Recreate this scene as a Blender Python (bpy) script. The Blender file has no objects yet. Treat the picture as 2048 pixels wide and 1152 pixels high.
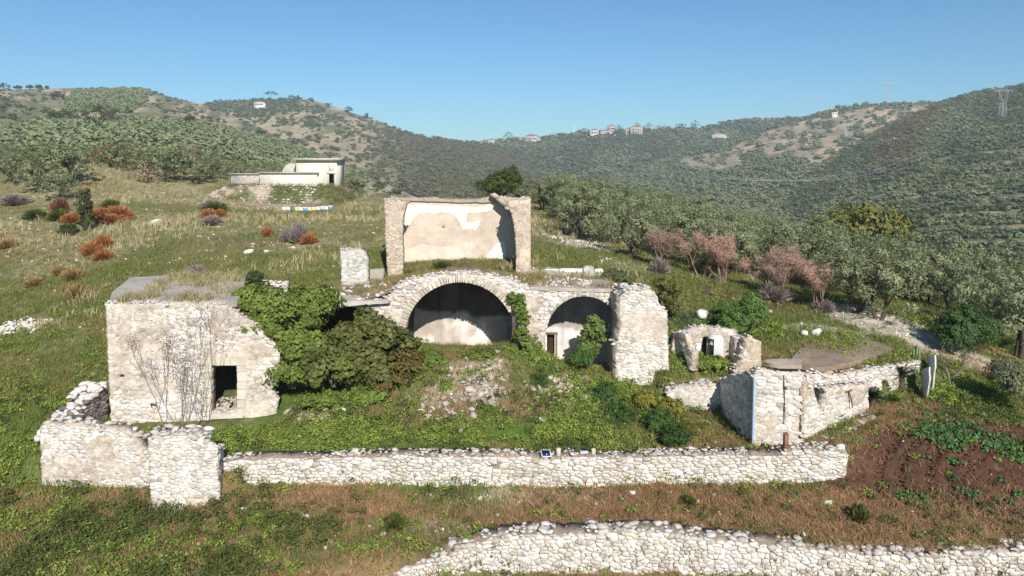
import bpy, math, random
import numpy as np
from mathutils import Vector
from mathutils.geometry import tessellate_polygon
PI = math.pi
random.seed(7)
R = np.random.default_rng(7)
S = bpy.context.scene
COL = S.collection

# ------------------------------------------------------------------ camera
F = 1462.0                      # focal length in pixels of a 2048 px wide frame
PITCH = math.radians(4.0)
CZ = 11.0
CP, SP = math.cos(PITCH), math.sin(PITCH)
cd = bpy.data.cameras.new('camera'); cam = bpy.data.objects.new('camera', cd); COL.objects.link(cam)
cd.sensor_width = 36; cd.lens = 36 * F / 2048
cd.shift_y = -(576 - 432) / 2048
cd.clip_start = 0.5; cd.clip_end = 9000
cam.location = (0, 0, CZ); cam.rotation_euler = (PI / 2 - PITCH, 0, 0)
S.camera = cam

# ------------------------------------------------------------------ light
SUN_AZ = math.radians(13)       # sun behind the camera, to its right
SUN_EL = math.radians(34)
w = bpy.data.worlds.new('World'); S.world = w; w.use_nodes = True
nt = w.node_tree; bg = nt.nodes['Background']
sky = nt.nodes.new('ShaderNodeTexSky'); sky.sky_type = 'NISHITA'; sky.sun_disc = False
sky.sun_elevation = SUN_EL; sky.sun_rotation = PI - SUN_AZ
sky.altitude = 300; sky.air_density = 1.0; sky.dust_density = 0.3; sky.ozone_density = 3.0
smx = nt.nodes.new('ShaderNodeMix'); smx.data_type = 'RGBA'; smx.blend_type = 'MULTIPLY'; smx.inputs[0].default_value = 1; smx.inputs[7].default_value = (0.69, 1.06, 1.25, 1)
nt.links.new(sky.outputs[0], smx.inputs[6]); nt.links.new(smx.outputs[2], bg.inputs[0]); bg.inputs[1].default_value = 0.070
sd = bpy.data.lights.new('sun', 'SUN'); sd.energy = 5.0; sd.angle = math.radians(0.53); sd.color = (1, 0.935, 0.865)
so = bpy.data.objects.new('sun', sd); COL.objects.link(so)
sdir = Vector((math.sin(SUN_AZ) * math.cos(SUN_EL), -math.cos(SUN_AZ) * math.cos(SUN_EL), math.sin(SUN_EL)))
so.rotation_euler = sdir.to_track_quat('Z', 'Y').to_euler(); so.location = (10, -30, 60)
S.view_settings.view_transform = 'Standard'; S.view_settings.look = 'None'
S.view_settings.exposure = 0.32; S.view_settings.gamma = 1
try:
    S.cycles.max_bounces = 5; S.cycles.diffuse_bounces = 3; S.cycles.transparent_max_bounces = 4
    S.cycles.volume_bounces = 0; S.cycles.use_denoising = True
except Exception: pass

# ------------------------------------------------------------------ helpers
def ray(u, v):
    dx = (u - 1024) / F; dz = (432 - v) / F
    y = CP + dz * SP
    return dx / y, (-SP + dz * CP) / y
def P(u, v, Y):
    rx, rz = ray(u, v); return np.array([rx * Y, Y, CZ + rz * Y])
def proj(x, y, z):
    zz = z - CZ; d = y * CP - zz * SP; h = y * SP + zz * CP
    return 1024 + F * x / d, 432 - F * h / d
def srgb(r, g, b):
    f = lambda c: ((c / 255 + 0.055) / 1.055) ** 2.4 if c > 10 else c / 3295
    return (f(r), f(g), f(b))
def sst(a, b, x):
    t = np.clip((x - a) / (b - a), 0, 1); return t * t * (3 - 2 * t)
def _h(i, j, s):
    n = (i.astype(np.int64) * 374761393 + j.astype(np.int64) * 668265263 + s * 974711) & 0xffffffff
    n = ((n ^ (n >> 13)) * 1274126177) & 0xffffffff
    return ((n ^ (n >> 16)) & 0xffff) / 65535.0
def vn(x, y, s=0):
    x = np.asarray(x, float); y = np.asarray(y, float)
    i = np.floor(x); j = np.floor(y); fx = x - i; fy = y - j
    fx = fx * fx * (3 - 2 * fx); fy = fy * fy * (3 - 2 * fy)
    a = _h(i, j, s); b = _h(i + 1, j, s); c = _h(i, j + 1, s); d = _h(i + 1, j + 1, s)
    return (a * (1 - fx) + b * fx) * (1 - fy) + (c * (1 - fx) + d * fx) * fy
def fbm(x, y, s=0, o=4):
    t = 0; a = 0.5; n = 0
    for k in range(o):
        t = t + a * vn(x * 2 ** k + 17.3 * k, y * 2 ** k - 9.1 * k, s + k); n += a; a *= 0.55
    return t / n
def pip(px, py, poly):
    px = np.asarray(px, float); py = np.asarray(py, float); ins = np.zeros(px.shape, bool)
    n = len(poly)
    for k in range(n):
        x0, y0 = poly[k]; x1, y1 = poly[(k + 1) % n]
        if y0 == y1: continue
        c = ((y0 > py) != (y1 > py)) & (px < (x1 - x0) * (py - y0) / (y1 - y0) + x0)
        ins ^= c
    return ins
def interp(u, tab):
    return np.interp(u, [t[0] for t in tab], [t[1] for t in tab])

class MB:
    def __init__(s): s.v = []; s.c = []; s.f = []; s.m = []; s.n = 0
    def add(s, v, f, col=(1, 1, 1), mat=0):
        v = np.asarray(v, float).reshape(-1, 3); f = np.asarray(f, np.int64)
        if len(v) == 0 or len(f) == 0: return s
        c = np.asarray(col, float)
        if c.ndim == 1: c = np.tile(c[:3], (len(v), 1))
        s.v.append(v); s.c.append(c[:, :3]); s.f.append(f + s.n); s.m.append(np.full(len(f), mat)); s.n += len(v)
        return s
    def mesh(s, name, mats, smooth=False):
        me = bpy.data.meshes.new(name)
        v = np.concatenate(s.v); c = np.concatenate(s.c)
        me.vertices.add(len(v)); me.vertices.foreach_set('co', v.ravel())
        lt = np.concatenate([np.full(len(f), f.shape[1]) for f in s.f]); li = np.concatenate([f.ravel() for f in s.f])
        me.loops.add(len(li)); me.loops.foreach_set('vertex_index', li.astype(np.int32))
        me.polygons.add(len(lt)); st = np.concatenate([[0], np.cumsum(lt)[:-1]])
        me.polygons.foreach_set('loop_start', st.astype(np.int32)); me.polygons.foreach_set('loop_total', lt.astype(np.int32))
        me.polygons.foreach_set('material_index', np.concatenate(s.m).astype(np.int32))
        if smooth: me.polygons.foreach_set('use_smooth', np.ones(len(lt), bool))
        a = me.color_attributes.new('col', 'FLOAT_COLOR', 'POINT')
        a.data.foreach_set('color', np.concatenate([c, np.ones((len(c), 1))], 1).ravel())
        for m in (mats if isinstance(mats, (list, tuple)) else [mats]): me.materials.append(m)
        me.update(calc_edges=True); me.validate()
        return me
    def obj(s, name, mats, parent=None, smooth=False):
        o = bpy.data.objects.new(name, s.mesh(name, mats, smooth)); COL.objects.link(o)
        if parent: o.parent = parent; o.matrix_parent_inverse = parent.matrix_world.inverted() if False else o.matrix_parent_inverse
        return o
def tag(o, label=None, cat=None, group=None, kind=None):
    if label: o['label'] = label
    if cat: o['category'] = cat
    if group: o['group'] = group
    if kind: o['kind'] = kind
    return o
def thing(name, loc, label, cat, group=None, rz=0):
    o = bpy.data.objects.new(name, None); COL.objects.link(o); o.location = loc; o.rotation_euler = (0, 0, rz)
    o.empty_display_size = 0.2
    return tag(o, label, cat, group)
def dup(root, loc, rz=0, sc=(1, 1, 1), label=None, group=None):
    r = root.copy(); COL.objects.link(r); r.location = loc; r.rotation_euler = (0, 0, rz); r.scale = sc
    if label: r['label'] = label
    if group: r['group'] = group
    for ch in root.children:
        c = ch.copy(); COL.objects.link(c); c.parent = r
        for g in ch.children:
            d = g.copy(); COL.objects.link(d); d.parent = c
    return r

# ------------------------------------------------------------------ materials
def mat(name, rough=0.9, nscale=6.0, namt=0.35, bump=0.0, bscale=20.0, trans=0.0, base=None, n2=0.0, n2s=1.0, warm=None, spec=0.2, cells=None):
    m = bpy.data.materials.new(name); m.use_nodes = True; t = m.node_tree; N = t.nodes; L = t.links
    b = N['Principled BSDF']; b.inputs['Roughness'].default_value = rough
    b.inputs['Specular IOR Level'].default_value = spec
    if base is None:
        a = N.new('ShaderNodeAttribute'); a.attribute_name = 'col'; src = a.outputs['Color']
    else:
        a = N.new('ShaderNodeRGB'); a.outputs[0].default_value = (*base, 1); src = a.outputs[0]
    g = N.new('ShaderNodeTexCoord')
    def mul(src, scale, amt, detail=6):
        n = N.new('ShaderNodeTexNoise'); n.inputs['Scale'].default_value = scale; n.inputs['Detail'].default_value = detail; n.inputs['Roughness'].default_value = 0.65
        L.new(g.outputs['Object'], n.inputs['Vector'])
        r = N.new('ShaderNodeMapRange'); r.inputs[1].default_value = 0.3; r.inputs[2].default_value = 0.7
        r.inputs[3].default_value = 1 - amt; r.inputs[4].default_value = 1 + amt * 0.6
        L.new(n.outputs['Fac'], r.inputs[0])
        x = N.new('ShaderNodeMix'); x.data_type = 'RGBA'; x.blend_type = 'MULTIPLY'; x.inputs[0].default_value = 1
        L.new(src, x.inputs[6]); L.new(r.outputs[0], x.inputs[7]); return x.outputs[2]
    if namt: src = mul(src, nscale, namt)
    if n2: src = mul(src, n2s, n2, 3)
    if warm:
        n = N.new('ShaderNodeTexNoise'); n.inputs['Scale'].default_value = warm[1]; n.inputs['Detail'].default_value = 5
        L.new(g.outputs['Object'], n.inputs['Vector'])
        r = N.new('ShaderNodeMapRange'); r.inputs[1].default_value = 0.5; r.inputs[2].default_value = 0.68; L.new(n.outputs['Fac'], r.inputs[0])
        x = N.new('ShaderNodeMix'); x.data_type = 'RGBA'; x.inputs[7].default_value = (*warm[0], 1)
        mm = N.new('ShaderNodeMath'); mm.operation = 'MULTIPLY'; mm.inputs[1].default_value = warm[2]; L.new(r.outputs[0], mm.inputs[0])
        L.new(mm.outputs[0], x.inputs[0]); L.new(src, x.inputs[6]); src = x.outputs[2]
    if cells:                       # half buried stones: warped cell joints and cell to cell tone
        cs, cj, ct = cells
        mp = N.new('ShaderNodeMapping'); mp.inputs['Scale'].default_value = (1, 1, 1.75); L.new(g.outputs['Object'], mp.inputs[0])
        wn = N.new('ShaderNodeTexNoise'); wn.inputs['Scale'].default_value = 2.5; wn.inputs['Detail'].default_value = 3; L.new(mp.outputs[0], wn.inputs['Vector'])
        wm = N.new('ShaderNodeMix'); wm.data_type = 'RGBA'; wm.blend_type = 'LINEAR_LIGHT'; wm.inputs[0].default_value = 0.16; L.new(mp.outputs[0], wm.inputs[6]); L.new(wn.outputs['Color'], wm.inputs[7])
        ve = N.new('ShaderNodeTexVoronoi'); ve.feature = 'DISTANCE_TO_EDGE'; ve.inputs['Scale'].default_value = cs; L.new(wm.outputs[2], ve.inputs['Vector'])
        vc = N.new('ShaderNodeTexVoronoi'); vc.inputs['Scale'].default_value = cs; L.new(wm.outputs[2], vc.inputs['Vector'])
        r1 = N.new('ShaderNodeMapRange'); r1.inputs[1].default_value = 0.0; r1.inputs[2].default_value = 0.07; r1.inputs[3].default_value = 1 - cj; r1.inputs[4].default_value = 1; L.new(ve.outputs['Distance'], r1.inputs[0])
        sp_ = N.new('ShaderNodeSeparateColor'); L.new(vc.outputs['Color'], sp_.inputs[0])
        r2 = N.new('ShaderNodeMapRange'); r2.inputs[3].default_value = 1 - ct; r2.inputs[4].default_value = 1 + ct; L.new(sp_.outputs[0], r2.inputs[0])
        pr_n = N.new('ShaderNodeMath'); pr_n.operation = 'MULTIPLY'; L.new(r1.outputs[0], pr_n.inputs[0]); L.new(r2.outputs[0], pr_n.inputs[1])
        ms = N.new('ShaderNodeTexNoise'); ms.inputs['Scale'].default_value = 1.1; ms.inputs['Detail'].default_value = 5; L.new(g.outputs['Object'], ms.inputs['Vector'])
        r3 = N.new('ShaderNodeMapRange'); r3.inputs[1].default_value = 0.4; r3.inputs[2].default_value = 0.58; L.new(ms.outputs['Fac'], r3.inputs[0])
        x = N.new('ShaderNodeMix'); x.data_type = 'RGBA'; x.blend_type = 'MULTIPLY'; L.new(r3.outputs[0], x.inputs[0]); L.new(src, x.inputs[6]); L.new(pr_n.outputs[0], x.inputs[7]); src = x.outputs[2]
    L.new(src, b.inputs['Base Color'])
    if bump:
        n = N.new('ShaderNodeTexNoise'); n.inputs['Scale'].default_value = bscale; n.inputs['Detail'].default_value = 6
        L.new(g.outputs['Object'], n.inputs['Vector'])
        bp = N.new('ShaderNodeBump'); bp.inputs['Strength'].default_value = bump; bp.inputs['Distance'].default_value = 0.05
        L.new(n.outputs['Fac'], bp.inputs['Height']); L.new(bp.outputs[0], b.inputs['Normal'])
    if trans:
        tr = N.new('ShaderNodeBsdfTranslucent'); L.new(src, tr.inputs['Color'])
        mx = N.new('ShaderNodeMixShader'); mx.inputs[0].default_value = trans
        L.new(b.outputs[0], mx.inputs[1]); L.new(tr.outputs[0], mx.inputs[2])
        L.new(mx.outputs[0], N['Material Output'].inputs['Surface'])
    return m
M_ground = mat('ground_soil_grass', 0.95, 3.0, 0.35, 0.9, 5.0, n2=0.25, n2s=0.45)
M_hill = mat('hill_scrub', 0.95, 0.12, 0.45, 0.0, n2=0.2, n2s=0.02)
M_leaf = mat('leaves', 0.6, 0.9, 0.25, trans=0.25, spec=0.3)
M_far = mat('far_foliage', 0.8, 0.2, 0.2, trans=0.15)
M_grass = mat('grass_blades', 0.7, 1.2, 0.25, trans=0.3)
M_bark = mat('bark', 0.95, 9, 0.4, 0.5, 30)
M_stone = mat('limestone', 0.9, 7.0, 0.22, 0.6, 22, n2=0.12, n2s=1.3, warm=((0.42, 0.33, 0.2), 1.7, 0.22))
M_mortar = mat('lime_mortar', 0.95, 5.0, 0.34, 0.9, 14, n2=0.2, n2s=0.9, cells=(3.2, 0.5, 0.2), warm=((0.40, 0.29, 0.19), 0.8, 0.4))
M_plaster = mat('old_plaster', 0.9, 2.0, 0.16, 0.25, 12, n2=0.12, n2s=0.6)
M_stain_shade = mat('stain_shade_plaster', 0.95, 1.6, 0.5, 0.3, 10, n2=0.3, n2s=0.5)  # stain mottling, also carries the shade painted into the vault linings
M_conc = mat('weathered_concrete', 0.9, 2.5, 0.25, 0.3, 20, n2=0.2, n2s=0.5)
M_paint = mat('paint', 0.5, 8, 0.1, spec=0.5)
M_metal = mat('metal', 0.5, 5, 0.3, spec=0.5)
M_glass = mat('panel_glass', 0.12, 5, 0.1, spec=0.8)

# ------------------------------------------------------------------ geometry kit
def tube(mb, pts, rad, n=6, col=(1, 1, 1), mat=0, cap=True):
    pts = [np.asarray(p, float) for p in pts]; m = len(pts); V = []
    for k in range(m):
        d = pts[min(k + 1, m - 1)] - pts[max(k - 1, 0)]; d = d / (np.linalg.norm(d) + 1e-9)
        a = np.cross(d, (0, 0, 1) if abs(d[2]) < 0.9 else (1, 0, 0)); a /= np.linalg.norm(a); b = np.cross(d, a)
        r = rad[k] if hasattr(rad, '__len__') else rad
        for i in range(n):
            t = 2 * PI * i / n; V.append(pts[k] + r * (math.cos(t) * a + math.sin(t) * b))
    Fq = [(k * n + i, k * n + (i + 1) % n, (k + 1) * n + (i + 1) % n, (k + 1) * n + i) for k in range(m - 1) for i in range(n)]
    mb.add(V, Fq, col, mat)
    if cap: mb.add(V[-n:], [list(range(n))], col, mat); mb.add(V[:n], [list(range(n))[::-1]], col, mat)
def box(mb, c, s, col=(1, 1, 1), mat=0, rz=0, jit=0, rng=random, bev=0.0):
    hx, hy, hz = s[0] / 2, s[1] / 2, s[2] / 2
    if bev:
        V = []; 
        for zz, k in ((-hz, 0.0), (-hz + bev, bev), (hz - bev, bev), (hz, 0.0)):
            ex, ey = (hx - bev, hy - bev) if k == 0 else (hx, hy)
            V += [(-ex, -ey, zz), (ex, -ey, zz), (ex, ey, zz), (-ex, ey, zz)]
        Fq = [(0, 3, 2, 1), (12, 13, 14, 15)] + [(4 * k + i, 4 * k + (i + 1) % 4, 4 * k + 4 + (i + 1) % 4, 4 * k + 4 + i) for k in range(3) for i in range(4)]
    else:
        V = [(x, y, z) for z in (-hz, hz) for x, y in ((-hx, -hy), (hx, -hy), (hx, hy), (-hx, hy))]
        Fq = [(0, 3, 2, 1), (4, 5, 6, 7), (0, 1, 5, 4), (1, 2, 6, 5), (2, 3, 7, 6), (3, 0, 4, 7)]
    V = np.array(V, float)
    if jit: V += (np.array([[rng.random() - 0.5 for _ in range(3)] for _ in V])) * jit
    ca, sa = math.cos(rz), math.sin(rz)
    X = V[:, 0] * ca - V[:, 1] * sa + c[0]; Y = V[:, 0] * sa + V[:, 1] * ca + c[1]
    mb.add(np.stack([X, Y, V[:, 2] + c[2]], 1), Fq, col, mat)
def ico(sub=1):
    import bmesh
    bm = bmesh.new(); bmesh.ops.create_icosphere(bm, subdivisions=sub, radius=1)
    v = np.array([x.co[:] for x in bm.verts]); f = np.array([[q.index for q in p.verts] for p in bm.faces]); bm.free(); return v, f
ICO1 = ico(1); ICO2 = ico(2)
def rock_variants(base, n, amt, seed):
    r = np.random.default_rng(seed); out = []
    for k in range(n):
        v = base[0].copy()
        for q in range(7):                       # planar chops give facets
            d = r.normal(size=3); d /= np.linalg.norm(d); c = r.uniform(0.55, 0.85)
            p = v @ d; v -= np.maximum(p - c, 0)[:, None] * d
        v *= 1 + amt * (r.random((len(v), 1)) - 0.5); out.append(v)
    return out
RK1 = rock_variants(ICO1, 6, 0.15, 3); RK2 = rock_variants(ICO2, 6, 0.06, 4)
def rotm(r, n, tilt=0.5):
    a = r.uniform(0, 2 * PI, n); b = r.normal(0, tilt, n); c = r.normal(0, tilt, n)
    ca, sa, cb, sb, cc, sc = np.cos(a), np.sin(a), np.cos(b), np.sin(b), np.cos(c), np.sin(c)
    z = np.zeros(n); o = np.ones(n)
    Rz = np.stack([ca, -sa, z, sa, ca, z, z, z, o], 1).reshape(-1, 3, 3)
    Rx = np.stack([o, z, z, z, cb, -sb, z, sb, cb], 1).reshape(-1, 3, 3)
    Ry = np.stack([cc, z, sc, z, o, z, -sc, z, cc], 1).reshape(-1, 3, 3)
    return Rz @ Rx @ Ry
def rocks(mb, pos, size, col, seed=0, flat=0.6, big=False, mat=0, tilt=0.3):
    """pos Nx3, size N, col Nx3"""
    r = np.random.default_rng(seed); pos = np.asarray(pos, float); n = len(pos)
    if n == 0: return
    size = np.broadcast_to(size, (n,)); col = np.broadcast_to(np.asarray(col, float), (n, 3))
    V0, F0 = (RK2, ICO2[1]) if big else (RK1, ICO1[1]); which = r.integers(0, 6, n)
    M = rotm(r, n, tilt); sc = np.stack([r.uniform(0.8, 1.3, n), r.uniform(0.7, 1.1, n), flat * r.uniform(0.7, 1.2, n)], 1) * size[:, None]
    for k in range(6):
        i = np.where(which == k)[0]
        if len(i) == 0: continue
        v = V0[k][None] * sc[i][:, None, :]; v = np.einsum('nij,nkj->nki', M[i], v) + pos[i][:, None, :]
        m = len(V0[k]); f = (F0[None] + (np.arange(len(i)) * m)[:, None, None]).reshape(-1, 3)
        mb.add(v.reshape(-1, 3), f, np.repeat(col[i], m, 0), mat)
def mixc(a, b, t): 
    t = np.asarray(t)[:, None]; return np.asarray(a)[None] * (1 - t) + np.asarray(b)[None] * t

# ------------------------------------------------------------------ terrain
class TPS:
    def __init__(s, pts, lam=0.02):
        p = np.array(pts, float); s.x = p[:, :2] / 20; z = p[:, 2]; n = len(p)
        K = s.k(s.x, s.x) + lam * np.eye(n); Q = np.c_[np.ones(n), s.x]
        A = np.zeros((n + 3, n + 3)); A[:n, :n] = K; A[:n, n:] = Q; A[n:, :n] = Q.T
        s.w = np.linalg.solve(A, np.r_[z, 0, 0, 0])
    def k(s, a, b):
        d2 = ((a[:, None] - b[None]) ** 2).sum(2); return 0.5 * d2 * np.log(d2 + 1e-9)
    def __call__(s, x, y):
        q = np.stack([np.ravel(x), np.ravel(y)], 1) / 20; o = np.empty(len(q))
        for i in range(0, len(q), 20000):
            c = q[i:i + 20000]; o[i:i + 20000] = s.k(c, s.x) @ s.w[:-3] + s.w[-3] + c @ s.w[-2:]
        return o.reshape(np.shape(x))
def pp(l): return [tuple(P(*a)) for a in l]
common = pp([(-700,1000,26),(-700,800,34),(-700,600,48),(-700,450,75),(-700,370,110),
 (0,1150,23),(0,1000,26.5),(0,900,29),(0,800,33),(0,700,38),(0,600,46),(0,520,56),(0,450,70),(0,400,86),(0,365,105),(0,345,130),
 (200,690,37.5),(200,560,46),(200,480,58),(200,420,75),(200,380,92),(250,350,115),(330,590,42),
 (450,560,44),(450,500,52),(450,450,64),(450,420,80),(430,390,95),(400,350,125),
 (600,560,43),(600,500,51),(600,450,64),(600,424,86),(600,412,92),(650,378,104),(700,480,53),(700,420,85),(720,400,110),
 (880,480,52),(880,440,66),(880,410,84),(880,400,110),
 (1100,520,46),(1100,470,60),(1100,428,80),(1100,415,100),(1080,420,120),(1100,430,150),(900,410,150),(600,385,150),(0,338,160),(300,350,160),
 (1250,520,48),(1300,560,43),(1400,560,46),(1400,600,41),(1600,620,41),(1600,572,50),
 (1300,500,60),(1300,462,80),(1300,440,110),(1300,430,150),
 (1600,550,65),(1600,525,90),(1600,510,130),
 (1750,642,40),(1900,640,42),(1900,610,50),
 (2048,690,40),(2048,655,50),(2048,625,70),(2048,600,100),(2048,580,130),(2500,900,30),(2500,760,40),(2500,700,60),(2500,650,100),
 (2048,780,33.5),(1960,800,32),(2048,860,29.5),(1960,880,28.6),(1830,900,28.5),(1800,960,27.3),(2048,960,27),(1900,1050,25),(2048,1050,25),
 (300,1152,22),(1000,1152,21.5),(1800,1165,22),(2200,1180,22)]) + [(-30, 5, -4.5), (0, 5, -4.8), (30, 5, -4.8), (-80, 30, 1), (90, 30, -4), (-60, 100, 11), (100, 140, -22)]
Apts = common + pp([(90,985,28),(250,975,27.6),(370,1032,26.3),(450,965,27.3),(600,973,27.2),(1000,967,27.5),(1200,971,27.5),(1500,969,27.5),(1690,962,27.6),
 (900,1060,25),(1300,1050,24.9),(1600,1060,24.8),(1750,1085,24.4),(600,1060,25),(200,1060,25.2),(450,1100,24),(700,1110,23.7),(1000,1140,23.6),(1300,1148,23.6),(1600,1160,23.4),(1800,1165,23.3)])
Bpts = common + pp([(120,880,29.5),(250,880,29.5),(230,850,31),(400,845,31.3),(550,836,32),(450,900,28.6),(700,898,28.6),(900,895,28.6),(1200,893,28.6),(1500,890,28.9),(1690,890,28.8),
 (700,840,30.8),(900,842,30.6),(1150,860,30),(1350,855,31),(1430,850,31.5),
 (640,760,34),(640,700,36),(760,760,33.4),(800,690,35.6),(830,672,35.9),(900,700,35.6),(970,697,35.6),(1030,668,35.7),(1060,690,35.2),(1090,715,35.6),(1150,738,35.3),(1230,750,34.8),
 (900,770,32.5),(960,738,33.4),(1010,770,32.4),(960,800,31.5),(1100,775,32.6),(980,712,34.6),(1200,790,32.1),(860,800,31.7),(1060,810,31.4),(1230,760,33.9),(1330,770,33.6),
 (860,706,40.4),(980,706,40.4),(1130,722,40.2),(1200,720,40.2),(640,692,40.4),(760,696,40.4),(860,700,38.9),(980,700,38.9),(1130,728,38.6),(1200,728,38.6),(640,690,38.9),(500,700,38),
 (1345,850,32.3),(1430,850,32.3),(1500,880,30.5),(1620,888,29.2),(1740,842,31.2),(1800,800,32.8),(1850,790,33.3),(1700,880,29.2),(1860,850,30)]) + [(-13.5, 35, 0.1)]
Cpts = common + pp([(700,565,41.3),(800,556,42),(810,548,43.5),(860,528,44.4),(920,522,44.5),(1000,526,44.5),(1060,550,42),(1150,552,42.5),(1240,556,42),(1330,590,41),(1480,640,38),(1340,680,36.4),(1480,690,36),
 (1350,735,34.3),(1400,738,34.2),(1480,745,34),(1350,775,33.2),(1430,775,33.3),(1600,660,37),(1600,700,34.6),(1700,690,35.6),(1800,712,34.6),(1850,722,33.8),(1610,748,32.6),(1740,742,33),(1900,716,35),(1540,690,35.4),(560,560,42)])
TA, TB, TC = TPS(Apts), TPS(Bpts), TPS(Cpts)
yAB = [(-40, 28.5), (-18.6, 28.2), (-13.6, 27.9), (-13.2, 26.6), (-10.4, 26.9), (-10.2, 27.4), (12.6, 27.8), (13.5, 27.9), (40, 28)]
yD = [(-5, 22.9), (-2.8, 23.4), (-1, 24.0), (.9, 24.3), (4.6, 24.35), (7.8, 24.25), (11.7, 23.95), (14, 23.75), (30, 23.6)]
yBC = [(-40, 41), (-10.4, 41), (5.4, 41), (5.8, 38), (6.9, 33.3), (9.5, 33.5), (12.2, 31.9), (18.9, 33.6), (21, 34), (60, 34)]
def ground_z(x, y, rough=True):
    x = np.asarray(x, float); y = np.asarray(y, float)
    xc = np.clip(x, -85, 100); yc = np.clip(y, 4, 155)
    a, b, c = TA(xc, yc), TB(xc, yc), TC(xc, yc)
    wa = 0.22 + 2.5 * sst(0.3, 4, np.maximum(-18.3 - x, x - 12.7)); wa = np.where((x > -15) & (x < -10), 0.3, wa)
    d = y - interp(x, yAB); t1 = sst(-1, 1, d / wa)
    wc = 0.25 + 2.5 * sst(0.3, 5, np.maximum(-11 - x, x - 18.6)); d2 = y - interp(x, yBC); t2 = sst(-1, 1, d2 / wc)
    z = a * (1 - t1) + b * t1; z = z * (1 - t2) + c * t2
    yd = interp(x, yD); z = z - (0.8 * sst(yd + .1, yd - .25, y) - 0.12 * sst(yd, yd + .3, y) * sst(yd + 2.2, yd + .6, y)) * sst(-6.5, -4.6, x) * sst(14, 20, y)
    far = sst(135, 230, y); side = sst(80, 200, np.abs(x)) * sst(60, 150, y)
    z = z * (1 - far) + (-22 - 8 * sst(-50, 150, x)) * far
    z = np.where(np.abs(x) > 100, z * (1 - side) + (-22) * side, z)
    z = np.clip(z, -45, 40)
    if rough: z = z + 0.16 * (fbm(x * 0.9, y * 0.9, 5) - 0.5) + 0.5 * (fbm(x * 0.12, y * 0.12, 9) - 0.5) * sst(44, 60, y)
    return z

# zone colours -------------------------------------------------------
C_green = np.array(srgb(104, 110, 66)); C_lush = np.array(srgb(84, 110, 44)); C_dry = np.array(srgb(158, 148, 112))
C_dead = np.array(srgb(144, 114, 86)); C_soil = np.array(srgb(86, 60, 46)); C_grav = np.array(srgb(188, 178, 160)); C_dark = np.array(srgb(82, 94, 50)); C_rub = np.array(srgb(176, 158, 138))
ZC = np.array([C_green, C_lush, C_dry, C_dead, C_soil, C_grav, C_dark, C_rub])
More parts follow.
